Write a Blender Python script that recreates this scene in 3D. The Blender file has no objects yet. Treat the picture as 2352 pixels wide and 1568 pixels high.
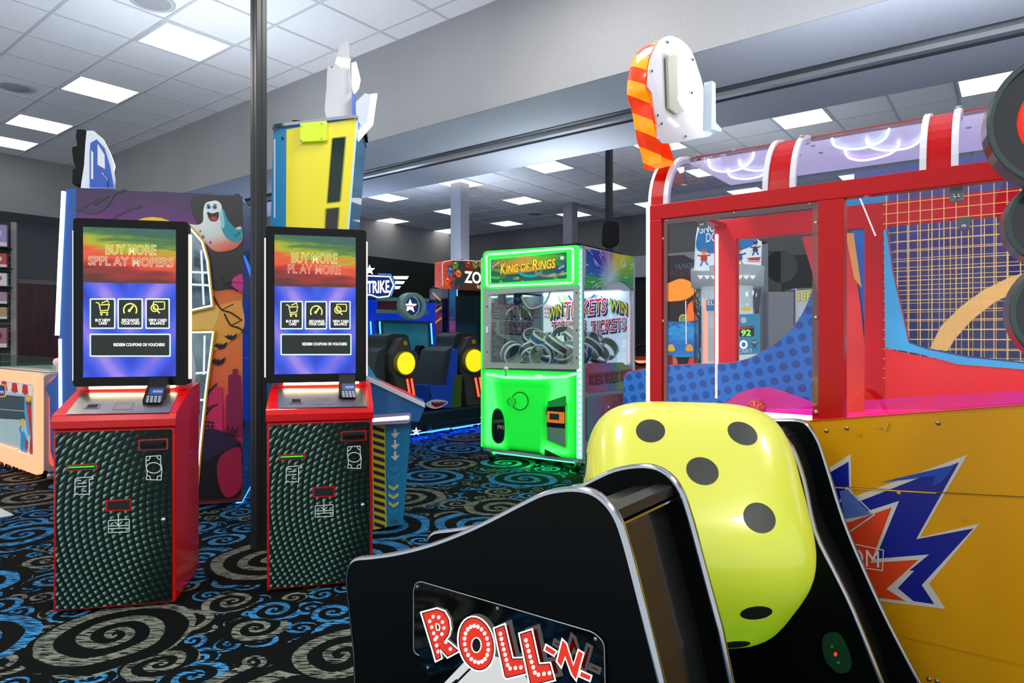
import bpy, bmesh, math, random
from mathutils import Vector, Matrix, Euler
R = math.radians
rnd = random.Random(7)
SC = bpy.context.scene
COL = SC.collection
# ---------------------------------------------------------------- camera, world, exposure
FPX, CX, HY, EYE = 1507.0, 1176.0, 770.0, 1.25
cd = bpy.data.cameras.new('camera')
cd.sensor_width = 36; cd.lens = 36 * FPX / 2352; cd.shift_y = -14 / 2352; cd.clip_start = .05
cam = bpy.data.objects.new('camera', cd); COL.objects.link(cam)
cam.location = (0, 0, EYE); cam.rotation_euler = (R(90), 0, 0); SC.camera = cam
SC.view_settings.view_transform = 'Standard'; SC.view_settings.look = 'None'
SC.view_settings.exposure = 0; SC.view_settings.gamma = 1; SC.view_settings.use_curve_mapping = False
W = bpy.data.worlds.new('world'); SC.world = W; W.use_nodes = True
W.node_tree.nodes['Background'].inputs[0].default_value = (.86, .93, 1, 1)
W.node_tree.nodes['Background'].inputs[1].default_value = 1.0
CEIL = 3.87
YAW = -37.7
def area(name, x, y, z, sx, sy, power, col=(1, 1, 1), rot=(0, 0, 0)):
    l = bpy.data.lights.new(name, 'AREA'); l.shape = 'RECTANGLE'; l.size = sx; l.size_y = sy; l.energy = power; l.color = col
    o = bpy.data.objects.new(name, l); COL.objects.link(o); o.location = (x, y, z); o.rotation_euler = rot
    return o
def room_w(a, b, z=0):
    c, s = math.cos(R(YAW)), math.sin(R(YAW)); return Vector((a * c - b * s, a * s + b * c, z))
# panels of the ceiling behind and beside the camera (the room goes on there)
for a, b in ((-2.2, 2.85), (-2.2, .9), (1.5, .9), (1.5, 2.85), (-5.9, .9), (-2.2, -1.2), (1.5, -1.2)):
    p = room_w(a, b, CEIL - .02); area('ceiling_lamp', p.x, p.y, p.z, .56, .56, 42, (1, .98, .95), (0, 0, R(YAW)))
# ---------------------------------------------------------------- materials
def lin(h):
    h = h.lstrip('#'); o = []
    for i in (0, 2, 4):
        v = int(h[i:i + 2], 16) / 255; o.append(v / 12.92 if v <= .04045 else ((v + .055) / 1.055) ** 2.4)
    return (*o, 1)
MC = {}
def PR(hexc, rough=.5, metal=0, emit=0, ehex=None, coat=0, alpha=1):
    k = (hexc, rough, metal, emit, ehex, coat, alpha)
    if k in MC: return MC[k]
    m = bpy.data.materials.new('paint_' + hexc.strip('#')); m.use_nodes = True
    b = m.node_tree.nodes['Principled BSDF']
    b.inputs['Base Color'].default_value = lin(hexc); b.inputs['Roughness'].default_value = rough
    b.inputs['Metallic'].default_value = metal; b.inputs['Coat Weight'].default_value = coat; b.inputs['Alpha'].default_value = alpha
    if emit:
        b.inputs['Emission Color'].default_value = lin(ehex or hexc); b.inputs['Emission Strength'].default_value = emit
    MC[k] = m; return m
def EM(hexc, s=1, base=None, rough=.35):      # a lit surface: what shows is mostly its own light
    return PR(base or '#101010', rough, 0, s, hexc)
class NT:
    def __init__(s, name):
        s.m = bpy.data.materials.new(name); s.m.use_nodes = True; s.t = s.m.node_tree
        s.b = s.t.nodes['Principled BSDF']; s.o = s.t.nodes['Material Output']
    def n(s, typ, **k):
        n = s.t.nodes.new('ShaderNode' + typ)
        for a, v in k.items():
            if a.startswith('i'): n.inputs[int(a[1:])].default_value = v
            else: setattr(n, a, v)
        return n
    def l(s, a, b): s.t.links.new(a, b)
    def math(s, op, a, b=None, c=None):
        n = s.t.nodes.new('ShaderNodeMath'); n.operation = op
        for i, v in enumerate((a, b, c)):
            if v is None: continue
            if isinstance(v, (int, float)): n.inputs[i].default_value = v
            else: s.l(v, n.inputs[i])
        return n.outputs[0]
    def co(s): 
        t = s.n('TexCoord'); x = s.n('SeparateXYZ'); s.l(t.outputs['Object'], x.inputs[0]); return t.outputs['Object'], x.outputs[0], x.outputs[1], x.outputs[2]
    def ramp(s, fac, stops, interp='LINEAR'):
        r = s.n('ValToRGB'); r.color_ramp.interpolation = interp; e = r.color_ramp.elements
        while len(e) < len(stops): e.new(.5)
        for i, (p, c) in enumerate(stops): e[i].position = p; e[i].color = lin(c) if isinstance(c, str) else c
        s.l(fac, r.inputs[0]); return r.outputs[0]
    def mix(s, f, a, b, mode='MIX'):
        n = s.n('MixRGB', blend_type=mode)
        for i, v in enumerate((f, a, b)):
            if isinstance(v, (int, float)): n.inputs[i].default_value = v
            elif isinstance(v, str): n.inputs[i].default_value = lin(v)
            else: s.l(v, n.inputs[i])
        return n.outputs[0]
def glass(tint='#ffffff', refl=.9, rough=.02, dens=.04):
    k = ('glass', tint, refl, dens)
    if k in MC: return MC[k]
    q = NT('clear_pane'); q.t.nodes.remove(q.b)
    tr = q.n('BsdfTransparent'); tr.inputs[0].default_value = lin(tint)
    gl = q.n('BsdfGlossy'); gl.inputs['Roughness'].default_value = rough; gl.inputs[0].default_value = (.9, .9, .9, 1)
    lw = q.n('LayerWeight'); lw.inputs[0].default_value = .35
    f = q.math('MULTIPLY', q.math('POWER', lw.outputs[1], 2.0), refl); f = q.math('ADD', f, dens)
    mx = q.n('MixShader'); q.l(f, mx.inputs[0]); q.l(tr.outputs[0], mx.inputs[1]); q.l(gl.outputs[0], mx.inputs[2]); q.l(mx.outputs[0], q.o.inputs[0])
    MC[k] = q.m; return q.m
def graded(name, axis, z0, z1, stops, emit=0, noise=0, nscale=(2, 2, 14), rough=.4):
    """colours that run along one axis of the printed or lit panel, broken up by streaks"""
    q = NT(name); oc, x, y, z = q.co(); v = {'x': x, 'y': y, 'z': z}[axis]
    f = q.math('DIVIDE', q.math('SUBTRACT', v, z0), z1 - z0)
    if noise:
        mp = q.n('Mapping'); mp.inputs['Scale'].default_value = nscale; q.l(oc, mp.inputs[0])
        nz = q.n('TexNoise'); nz.inputs['Scale'].default_value = 3; nz.inputs['Detail'].default_value = 3; q.l(mp.outputs[0], nz.inputs[0])
        f = q.math('ADD', f, q.math('MULTIPLY', q.math('SUBTRACT', nz.outputs[0], .5), noise))
    c = q.ramp(f, stops)
    q.b.inputs['Roughness'].default_value = rough
    if emit:
        q.b.inputs['Base Color'].default_value = (.01, .01, .01, 1)
        q.l(c, q.b.inputs['Emission Color']); q.b.inputs['Emission Strength'].default_value = emit
    else: q.l(c, q.b.inputs['Base Color'])
    return q.m
RED = PR('#c4060a', .28, coat=.6); REDM = PR('#b00a0c', .3); BLK = PR('#060808', .3); BLKM = PR('#0c0d0e', .55)
CHROME = PR('#d8dade', .12, 1); STEEL = PR('#b4b0a4', .35, 1); WHT = PR('#e8eaee', .4); DARK = PR('#050606', .6)
for m_ in (BLK, BLKM): m_.node_tree.nodes['Principled BSDF'].inputs['Specular IOR Level'].default_value = .2
RED.node_tree.nodes['Principled BSDF'].inputs['Specular IOR Level'].default_value = .3; RED.node_tree.nodes['Principled BSDF'].inputs['Coat Weight'].default_value = .25
# ---------------------------------------------------------------- meshes
class MB:
    def __init__(s): s.v = []; s.f = []; s.m = []; s.ms = []; s.sm = []
    def mi(s, m):
        if m not in s.ms: s.ms.append(m)
        return s.ms.index(m)
    def add(s, vs, fs, mat, smooth=False):
        o = len(s.v); s.v += [tuple(v) for v in vs]; i = s.mi(mat)
        for f in fs: s.f.append(tuple(o + k for k in f)); s.m.append(i); s.sm.append(smooth)
        return s
    def box(s, x0, x1, y0, y1, z0, z1, mat):
        vs = [(x, y, z) for x in (x0, x1) for y in (y0, y1) for z in (z0, z1)]
        return s.add(vs, [(0, 1, 3, 2), (4, 6, 7, 5), (0, 4, 5, 1), (2, 3, 7, 6), (0, 2, 6, 4), (1, 5, 7, 3)], mat)
    def prism(s, pts, d0, d1, mat, axis='y', edge=None):
        n = len(pts)
        A = sum(pts[i][0] * pts[(i + 1) % n][1] - pts[(i + 1) % n][0] * pts[i][1] for i in range(n))
        if A < 0: pts = pts[::-1]
        def mk(p, d): return {'y': (p[0], d, p[1]), 'x': (d, p[0], p[1]), 'z': (p[0], p[1], d)}[axis]
        a = [mk(p, d0) for p in pts]; b = [mk(p, d1) for p in pts]
        s.add(a, [tuple(range(n))], mat); s.add(b, [tuple(range(n))[::-1]], mat)
        s.add(a + b, [(i, n + i, n + (i + 1) % n, (i + 1) % n) for i in range(n)], edge or mat); return s
    def ring(s, o, i, d0, d1, mat, axis='y', inner=None):
        n = len(o)
        def mk(p, d): return {'y': (p[0], d, p[1]), 'x': (d, p[0], p[1]), 'z': (p[0], p[1], d)}[axis]
        v = [mk(p, d) for d in (d0, d1) for q in (o, i) for p in q]
        f = []
        for k in range(n):
            j = (k + 1) % n
            f += [(k, j, n + j, n + k), (2 * n + k, 3 * n + k, 3 * n + j, 2 * n + j), (k, 2 * n + k, 2 * n + j, j)]
        s.add(v, f, mat)
        s.add(v, [(n + k, n + (k + 1) % n, 3 * n + (k + 1) % n, 3 * n + k) for k in range(n)], inner or mat); return s
    def tube(s, pts, r, mat, n=8, closed=False, flat=1):
        pts = [Vector(p) for p in pts]; N = len(pts); vs = []
        up = Vector((0, 0, 1))
        for i, p in enumerate(pts):
            a = pts[(i - 1) % N] if (closed or i) else p; b = pts[(i + 1) % N] if (closed or i < N - 1) else p
            t = (b - a).normalized(); u = t.cross(up)
            if u.length < .05: u = t.cross(Vector((0, 1, 0)))
            u.normalize(); w = u.cross(t)
            rr = r[i] if isinstance(r, (list, tuple)) else r
            vs += [p + (u * math.cos(q) + w * math.sin(q) * flat) * rr for q in [2 * math.pi * k / n for k in range(n)]]
        f = [(i * n + k, i * n + (k + 1) % n, ((i + 1) % N) * n + (k + 1) % n, ((i + 1) % N) * n + k) for i in range(N if closed else N - 1) for k in range(n)]
        if not closed: f += [tuple(range(n))[::-1], tuple((N - 1) * n + k for k in range(n))]
        return s.add(vs, f, mat, True)
    def lathe(s, prof, c, mat, axis='z', n=24, smooth=True):
        vs = []
        for r, h in prof:
            for k in range(n):
                q = 2 * math.pi * k / n; a, b = r * math.cos(q), r * math.sin(q)
                vs.append({'z': (c[0] + a, c[1] + b, c[2] + h), 'y': (c[0] + a, c[1] + h, c[2] + b), 'x': (c[0] + h, c[1] + a, c[2] + b)}[axis])
        L = len(prof)
        f = [(i * n + k, i * n + (k + 1) % n, (i + 1) * n + (k + 1) % n, (i + 1) * n + k) for i in range(L - 1) for k in range(n)]
        if prof[0][0] > 1e-6: f.append(tuple(range(n))[::-1])
        if prof[-1][0] > 1e-6: f.append(tuple((L - 1) * n + k for k in range(n)))
        return s.add(vs, f, mat, smooth)
    def ell(s, c, r, mat, n=16):
        if isinstance(r, (int, float)): r = (r, r, r)
        vs = []; L = n // 2
        for i in range(L + 1):
            t = math.pi * i / L
            for k in range(n):
                q = 2 * math.pi * k / n
                vs.append((c[0] + r[0] * math.sin(t) * math.cos(q), c[1] + r[1] * math.sin(t) * math.sin(q), c[2] - r[2] * math.cos(t)))
        return s.add(vs, [(i * n + k, i * n + (k + 1) % n, (i + 1) * n + (k + 1) % n, (i + 1) * n + k) for i in range(L) for k in range(n)], mat, True)
    def link(s, name, parent=None, bevel=0, smooth=None):
        me = bpy.data.meshes.new(name); me.from_pydata(s.v, [], s.f)
        for m in s.ms: me.materials.append(m)
        for p, mi, sm in zip(me.polygons, s.m, s.sm): p.material_index = mi; p.use_smooth = sm if smooth is None else smooth
        me.validate(); me.update()
        o = bpy.data.objects.new(name, me); COL.objects.link(o)
        if parent: o.parent = parent
        if bevel:
            b = o.modifiers.new('bevel', 'BEVEL'); b.width = bevel; b.segments = 2; b.limit_method = 'ANGLE'; b.angle_limit = R(40)
        return o
def fixn(o):
    bm = bmesh.new(); bm.from_mesh(o.data); bmesh.ops.recalc_face_normals(bm, faces=bm.faces); bm.to_mesh(o.data); bm.free(); return o
def sm(pts, k=6, closed=True):          # smooth curve through points
    out = []; n = len(pts)
    rng = range(n) if closed else range(n - 1)
    for i in rng:
        g = lambda j: pts[j % n] if closed else pts[max(0, min(n - 1, j))]
        p0, p1, p2, p3 = g(i - 1), g(i), g(i + 1), g(i + 2)
        for j in range(k):
            t = j / k
            out.append(tuple(.5 * (2 * b + (c - a) * t + (2 * a - 5 * b + 4 * c - d) * t * t + (-a + 3 * b - 3 * c + d) * t ** 3) for a, b, c, d in zip(p0, p1, p2, p3)))
    if not closed: out.append(pts[-1])
    return out
def rq(pts, r, k=5):                    # polygon with rounded corners
    out = []; n = len(pts)
    for i in range(n):
        p = Vector(pts[i]); a = Vector(pts[i - 1]); b = Vector(pts[(i + 1) % n]); rr = r[i] if isinstance(r, (list, tuple)) else r
        if rr <= 0: out.append(tuple(p)); continue
        da = a - p; db = b - p; ra = min(rr, da.length * .49); rb = min(rr, db.length * .49)
        A = p + da.normalized() * ra; B = p + db.normalized() * rb
        for j in range(k + 1):
            t = j / k; q = A * (1 - t) ** 2 + p * 2 * t * (1 - t) + B * t * t; out.append(tuple(q))
    return out
def rc(x0, y0, x1, y1, r=0): 
    q = [(x0, y0), (x1, y0), (x1, y1), (x0, y1)]; return rq(q, r) if r else q
def cir(cx, cy, r, ry=None, n=24, a0=0, a1=360):
    ry = ry or r; full = abs(a1 - a0) >= 360
    return [(cx + r * math.cos(R(a0 + (a1 - a0) * i / (n if full else n - 1))), cy + ry * math.sin(R(a0 + (a1 - a0) * i / (n if full else n - 1)))) for i in range(n)]
def star(cx, cy, r, r2=None, k=5, rot=-90):
    r2 = r2 or r * .42; return [(cx + (r if i % 2 == 0 else r2) * math.cos(R(rot + 180 / k * i)), cy + (r if i % 2 == 0 else r2) * math.sin(R(rot + 180 / k * i))) for i in range(2 * k)]
# ---------------------------------------------------------------- things
class T:
    def __init__(s, name, label, cat, loc, yaw=0, group=None, k=1.0):
        e = bpy.data.objects.new(name, None); COL.objects.link(e); e.empty_display_size = .2
        e.location = loc; e.rotation_euler = (0, 0, R(yaw)); e.scale = (k, k, k); e['label'] = label; e['category'] = cat
        if group: e['group'] = group
        s.e = e; s.M = Matrix.Translation(Vector(loc)) @ Matrix.Rotation(R(yaw), 4, 'Z') @ Matrix.Scale(k, 4); s.I = s.M.inverted()
        s.o = s.I @ Vector((0, 0, EYE))
    def hit(s, px, py, p0, n):
        d = s.I.to_3x3() @ Vector(((px - CX) / FPX, 1, (HY - py) / FPX))
        return s.o + d * ((Vector(p0) - s.o).dot(n) / d.dot(n))
    def P(s, px, py, y=0): h = s.hit(px, py, (0, y, 0), Vector((0, 1, 0))); return (h.x, h.z)
    def PX(s, px, py, x=0): h = s.hit(px, py, (x, 0, 0), Vector((1, 0, 0))); return (h.y, h.z)
    def PZ(s, px, py, z=0): h = s.hit(px, py, (0, 0, z), Vector((0, 0, 1))); return (h.x, h.y)
    def Ps(s, pts, y=0): return [s.P(a, b, y) for a, b in pts]
    def PXs(s, pts, x=0): return [s.PX(a, b, x) for a, b in pts]
    def part(s, name, mb, label=None, parent=None, bevel=0, smooth=None):
        o = mb.link(name, parent or s.e, bevel, smooth)
        if label: o['label'] = label
        return o
    def art(s, y=0, x=None, p0=None, n=None, step=.0007):
        if p0 is not None: p0, n = Vector(p0), Vector(n).normalized()
        elif x is not None: p0, n = Vector((x, 0, 0)), Vector((1, 0, 0))
        else: p0, n = Vector((0, y, 0)), Vector((0, -1, 0))
        if n.dot(s.o - p0) < 0: n = -n
        return Art(s, p0, n, step)
def added_uplight(t, x0, x1, y0, y1, z, s_, col='#eaf4ff'):  # unseen light tray added on a cabinet top to brighten the ceiling
    m = MB(); m.box(x0, x1, y0, y1, z, z + .001, BLKM); m.ring([(x0, y0), (x1, y0), (x1, y1), (x0, y1)], [(x0 + .03, y0 + .03), (x1 - .03, y0 + .03), (x1 - .03, y1 - .03), (x0 + .03, y1 - .03)], z, z + .04, BLKM, 'z'); tr = t.part('added_light_tray', m)
    t.part('added_uplight', MB().box(x0 + .04, x1 - .04, y0 + .04, y1 - .04, z + .002, z + .012, EM(col, s_)), 'unseen added light tray that brightens the ceiling', parent=tr)
def tag(o, label, cat, group=None):
    o['label'] = label; o['category'] = cat
    if group: o['group'] = group
    return o
def struct(name, mb, parent=None, bevel=0):
    o = mb.link(name, parent, bevel)
    if not parent: o['kind'] = 'structure'
    return o
TXT = {}
def textmesh(body, off=0, shear=0, sp=1.0):
    k = (body, off, shear, sp)
    if k in TXT: return TXT[k]
    cu = bpy.data.curves.new('t', 'FONT'); cu.body = body; cu.offset = off; cu.shear = shear; cu.resolution_u = 3; cu.space_character = sp
    ob = bpy.data.objects.new('t', cu); COL.objects.link(ob)
    dg = bpy.context.evaluated_depsgraph_get(); me = bpy.data.meshes.new_from_object(ob.evaluated_get(dg))
    v = [(a.co.x, a.co.y) for a in me.vertices]; f = [tuple(p.vertices) for p in me.polygons]
    bpy.data.objects.remove(ob); bpy.data.meshes.remove(me); TXT[k] = (v, f); return TXT[k]
class Art(MB):
    """flat print laid on one plane of a thing, in thin layers"""
    def __init__(s, t, p0, n, step): super().__init__(); s.t = t; s.p0 = p0; s.n = n; s.step = step; s.k = 1
    def q(s, p): return s.t.hit(p[0], p[1], s.p0 + s.n * s.step * s.k, s.n)
    def face(s, pts, mat):
        vs = [s.q(p) for p in pts]; n = len(vs); nn = Vector((0, 0, 0))
        for i in range(n): nn += vs[i].cross(vs[(i + 1) % n])
        idx = tuple(range(n)); s.add(vs, [idx if nn.dot(s.n) > 0 else idx[::-1]], mat)
    def poly(s, pts, mat, keep=False):
        if not keep: s.k += 1
        s.face(pts, mat); return s
    def line(s, pts, w, mat, closed=False, keep=False):
        if not keep: s.k += 1
        n = len(pts); L = []; Rr = []
        for i in range(n):
            p = Vector(pts[i][:2]); a = Vector(pts[i - 1]) if (i or closed) else None; b = Vector(pts[(i + 1) % n]) if (i < n - 1 or closed) else None
            t1 = (p - a).normalized() if a is not None and (p - a).length > 1e-6 else None; t2 = (b - p).normalized() if b is not None and (b - p).length > 1e-6 else None
            if t1 is None and t2 is None: t1 = t2 = Vector((1, 0))
            t = ((t1 or t2) + (t2 or t1))
            t = t.normalized() if t.length > 1e-4 else (t2 or t1)
            nn = Vector((-t.y, t.x)); cs = max(.5, abs(t.dot(t2 or t1))); L.append(p + nn * w / 2 / cs); Rr.append(p - nn * w / 2 / cs)
        for i in range(n if closed else n - 1):
            j = (i + 1) % n; s.face([L[i], L[j], Rr[j], Rr[i]], mat)
        return s
    def text(s, body, a, b, h, mat, outline=None, ow=.04, off=0, shear=0, up=None, sp=1.0):
        """body between pixels a (baseline start) and b (baseline end), h pixels tall"""
        v0, _ = textmesh(body, 0, shear, sp)
        x0 = min(p[0] for p in v0); x1 = max(p[0] for p in v0); y1 = max(p[1] for p in v0)
        y0 = min(0, min(p[1] for p in v0)) if body.islower() else 0
        a = Vector(a); b = Vector(b); ex = (b - a) / (x1 - x0)
        u = Vector(up).normalized() if up else Vector((0, -1)); ey = u * (h / (y1 - y0))
        for m, o in ([(outline, off + ow)] if outline else []) + [(mat, off)]:
            s.k += 1; v, f = textmesh(body, o, shear, sp)
            vs = [s.q(a + ex * (p[0] - x0) + ey * (p[1] - y0)) for p in v]
            flip = False
            if f:
                q = f[0]; nn = (vs[q[1]] - vs[q[0]]).cross(vs[q[2]] - vs[q[0]]); flip = nn.dot(s.n) < 0
            s.add(vs, [t[::-1] if flip else t for t in f], m)
        return s
def copy_tree(o, parent=None):
    c = o.copy(); COL.objects.link(c); c.parent = parent
    for ch in [k for k in bpy.data.objects if k.parent == o and k is not c]: copy_tree(ch, c)
    return c
# ---------------------------------------------------------------- the room
ROOM = T('room', 'x', 'room', (0, 0, 0), YAW); rM = ROOM.e.matrix_world
RY = ROOM.M
bpy.data.objects.remove(ROOM.e)
def rs(name, mb, bevel=0):
    mb.v = [tuple(RY @ Vector(v)) for v in mb.v] if name != 'floor' else mb.v
    return struct(name, mb, None, bevel)
def wall_paint(h, amt=.06):
    q = NT('painted_wall'); oc, x, y, z = q.co(); nz = q.n('TexNoise'); nz.inputs['Scale'].default_value = 60; nz.inputs['Detail'].default_value = 4; q.l(oc, nz.inputs[0])
    n2 = q.n('TexNoise'); n2.inputs['Scale'].default_value = .8; q.l(oc, n2.inputs[0])
    f = q.math('ADD', q.math('MULTIPLY', nz.outputs[0], .3), q.math('MULTIPLY', n2.outputs[0], .7))
    c = lin(h); a = tuple(v * (1 - amt * 2) for v in c[:3]) + (1,); b = tuple(min(1, v * (1 + amt * 2)) for v in c[:3]) + (1,)
    q.l(q.ramp(f, [(.3, a), (.7, b)]), q.b.inputs['Base Color']); q.b.inputs['Roughness'].default_value = .7
    bp = q.n('Bump'); bp.inputs['Strength'].default_value = .08; q.l(nz.outputs[0], bp.inputs['Height']); q.l(bp.outputs[0], q.b.inputs['Normal'])
    return q.m
GW = wall_paint('#979798'); GD = wall_paint('#6d6e70'); BW = wall_paint('#1d2222'); GB = wall_paint('#bcc0cc')
def carpet():
    q = NT('swirl_carpet'); oc, x, y, z = q.co()
    base = '#060a09'
    # fibre strokes
    mp = q.n('Mapping'); mp.inputs['Scale'].default_value = (9, 95, 1); mp.inputs['Rotation'].default_value = (0, 0, .5); q.l(oc, mp.inputs[0])
    st = q.n('TexNoise'); st.inputs['Scale'].default_value = 1.6; st.inputs['Detail'].default_value = 4; q.l(mp.outputs[0], st.inputs[0])
    wn = q.n('TexNoise'); wn.inputs['Scale'].default_value = 2.2; q.l(oc, wn.inputs[0])
    wo = q.n('VectorMath', operation='SUBTRACT'); q.l(wn.outputs['Color'], wo.inputs[0]); wo.inputs[1].default_value = (.5, .5, .5)
    ws = q.n('VectorMath', operation='SCALE'); q.l(wo.outputs[0], ws.inputs[0]); ws.inputs['Scale'].default_value = .1
    wa = q.n('VectorMath', operation='ADD'); q.l(oc, wa.inputs[0]); q.l(ws.outputs[0], wa.inputs[1])
    def layer(scale, rad, turns, arms, seed, sgn, thr):
        m = q.n('Mapping'); m.inputs['Location'].default_value = (seed, seed * 1.7, 0); m.inputs['Scale'].default_value = (scale, scale, 0); q.l(wa.outputs[0], m.inputs[0])
        v = q.n('TexVoronoi', voronoi_dimensions='2D'); v.inputs['Scale'].default_value = 1; v.inputs['Randomness'].default_value = .62; q.l(m.outputs[0], v.inputs['Vector'])
        d = q.n('VectorMath', operation='SUBTRACT'); q.l(m.outputs[0], d.inputs[0]); q.l(v.outputs['Position'], d.inputs[1])
        sx = q.n('SeparateXYZ'); q.l(d.outputs[0], sx.inputs[0])
        r = q.math('SQRT', q.math('ADD', q.math('MULTIPLY', sx.outputs[0], sx.outputs[0]), q.math('MULTIPLY', sx.outputs[1], sx.outputs[1])))
        th = q.math('ARCTAN2', sx.outputs[1], sx.outputs[0])
        cs = q.n('SeparateXYZ'); q.l(v.outputs['Color'], cs.inputs[0])
        ph = q.math('MULTIPLY', cs.outputs[0], 6.28)
        lr = q.math('MULTIPLY', q.math('POWER', q.math('DIVIDE', r, rad), .62), turns * 6.283 * sgn)
        w = q.math('SINE', q.math('ADD', q.math('ADD', q.math('MULTIPLY', th, arms), lr), ph))
        on = q.math('GREATER_THAN', w, q.math('ADD', q.math('MULTIPLY', q.math('SUBTRACT', st.outputs[0], .5), 1.6), thr))
        rv = q.math('MULTIPLY', q.math('ADD', q.math('MULTIPLY', cs.outputs[1], .35), .72), rad)
        inside = q.math('LESS_THAN', r, rv)
        return q.math('MULTIPLY', on, inside), inside, cs.outputs[2]
    A, Ai, Ac = layer(1.35, .48, 3.3, 1, 3.3, 1, .12)
    B, Bi, Bc = layer(3.3, .47, 2.5, 1, 1.9, -1, .12)
    C, Ci, Cc = layer(6.6, .47, 1.9, 1, 8.1, 1, .1)
    blue, cream = '#3583ba', '#767c6e'
    st2 = q.math('GREATER_THAN', st.outputs[0], .48)
    def col(c): return q.mix(q.math('GREATER_THAN', c, .34), cream, blue)
    k3 = q.mix(q.math('MULTIPLY', C, st2), base, col(Cc))
    k2 = q.mix(Bi, k3, q.mix(q.math('MULTIPLY', B, st2), base, col(Bc)))
    k1 = q.mix(Ai, k2, q.mix(q.math('MULTIPLY', A, st2), base, col(Ac)))
    q.l(k1, q.b.inputs['Base Color']); q.b.inputs['Roughness'].default_value = .85; q.b.inputs['Specular IOR Level'].default_value = .08
    bp = q.n('Bump'); bp.inputs['Strength'].default_value = .2; q.l(st.outputs[0], bp.inputs['Height']); q.l(bp.outputs[0], q.b.inputs['Normal'])
    return q.m
FLM = carpet()
f = MB(); c = [RY @ Vector(p) for p in ((-12.6, -.9, 0), (4, -.9, 0), (4, 13.2, 0), (-12.6, 13.2, 0))]
f.add([tuple(v) for v in c] + [(v.x, v.y, -.1) for v in c], [(0, 1, 2, 3), (7, 6, 5, 4), (0, 4, 5, 1), (1, 5, 6, 2), (2, 6, 7, 3), (3, 7, 4, 0)], FLM); struct('floor', f)
q = NT('ceiling_tile'); oc, x, y, z = q.co(); nz = q.n('TexNoise'); nz.inputs['Scale'].default_value = 90; q.l(oc, nz.inputs[0])
q.l(q.ramp(nz.outputs[0], [(.3, '#f0eff1'), (.7, '#faf9fb')]), q.b.inputs['Base Color']); q.b.inputs['Roughness'].default_value = .9; CT = q.m
LA, LB = -11.56, 12.95                    # left wall and back wall, room axes
rs('ceiling', MB().box(LA - .9, 4, -1.6, 13.2, CEIL, CEIL + .1, CT))
TS = .6167
lights = [(-5.9 + 0, 2.85), (-5.9 - 3 * TS, 2.85), (-5.9 - 6 * TS, 2.85), (-5.9 - 8 * TS, 2.85)]
for b_, ks in ((8.42, (0, 1, 2, 3, -1, -2, -3, -4)), (10.18, (0, 1, 2, 3, -1, -2, -3)), (12.05, (0, 1, 2, 3, -1, -2, -3))):
    for k in ks:
        off = -.1 if b_ == 8.42 else (-.0 if b_ == 10.18 else -.2)
        lights.append((-5.72 - .05 - 3 * TS * k + .0, b_))
gm = PR('#d2d2d6', .5)
g = MB(); a = -5.9 - TS / 2
g1 = [a + TS * i for i in range(-9, 25)]
for b0, b1, blist in ((-1.6, 3.99, [2.85 + TS * (i + .5) for i in range(-7, 2)]), (5.57, LB, [8.42 + TS * (i + .5) for i in range(-5, 8)])):
    sh = 0 if b0 < 0 else .13
    for v in g1:
        if LA < v + sh < 3.95: g.box(v + sh - .011, v + sh + .011, b0, b1, CEIL - .006, CEIL, gm)
    for v in blist:
        if b0 < v < b1: g.box(LA, 3.95, v - .011, v + .011, CEIL - .007, CEIL, gm)
rs('trim_1', g)
# bulkhead between the two halves, with a rail groove in its underside
SZ = 3.035
b = MB(); b.box(LA, 4, 3.99, 5.57, SZ + .001, CEIL, GB); b.box(LA, 4, 3.985, 3.992, SZ, CEIL, GW)  # underside paler and bluish: light from below put into its paint
rs('wall_bulkhead', b)
b = MB(); b.box(LA, 4, 4.74, 4.80, SZ - .035, SZ, PR('#c9ccd2', .3, .6)); b.box(LA, 4, 4.66, 4.74, SZ - .005, SZ + .004, PR('#303236', .4)); b.box(LA, 4, 4.86, 4.875, SZ - .03, SZ, PR('#40434a', .4)); rs('trim_2', b)
rs('wall_left', MB().box(LA - 1.05, LA, -1.6, 13.2, SZ, CEIL, GW).box(LA - 1.05, LA - .96, -1.6, 5.57, 0, SZ, GD))
rs('wall_left_far', MB().box(LA - .15, LA, 5.57, 13.2, 0, SZ, BW).box(LA - .96, LA - .15, 5.57, 5.7, 0, SZ, GD))
rs('wall_back', MB().box(LA, 4, LB, LB + .15, 2.75, CEIL, GD).box(LA, 4, LB, LB + .15, 0, 2.75, BW))
# ceiling lights, one thing each
ORD = ['leftmost', 'second from the left', 'third from the left', 'fourth from the left', 'fifth from the left', 'sixth from the left', 'seventh from the left', 'eighth from the left']
LNM = {}
for bb in (8.42, 10.18, 12.05):
    for r_, i in enumerate(sorted([i for i, l in enumerate(lights) if l[1] == bb], key=lambda i: lights[i][0])): LNM[i] = ORD[r_]
LP = EM('#fffdf6', 3.2)
tr = PR('#d9d9dc', .5)
for i, (a, b_) in enumerate(lights):
    near = b_ < 4
    w = room_w(a, b_, CEIL)
    rown = {8.42: 'nearest', 10.18: 'middle', 12.05: 'farthest'}.get(b_)
    nm = ('square ceiling light panel of the front row, ' + ['nearest the camera', 'second from the camera', 'third from the camera', 'farthest, by the left wall'][i]) if near else 'square ceiling light in the %s row of the far half, %s' % (rown, LNM[i])
    t = T('ceiling_light', nm, 'ceiling light', w, YAW, None if near else 'ceiling lights over the far half')
    o = rc(-.30, -.30, .30, .30); inn = rc(-.275, -.275, .275, .275)
    t.part('frame', MB().ring(o, inn, -.014, -.001, tr, 'z'))
    t.part('diffuser', MB().box(-.275, .275, -.275, .275, -.01, -.002, LP))
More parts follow.
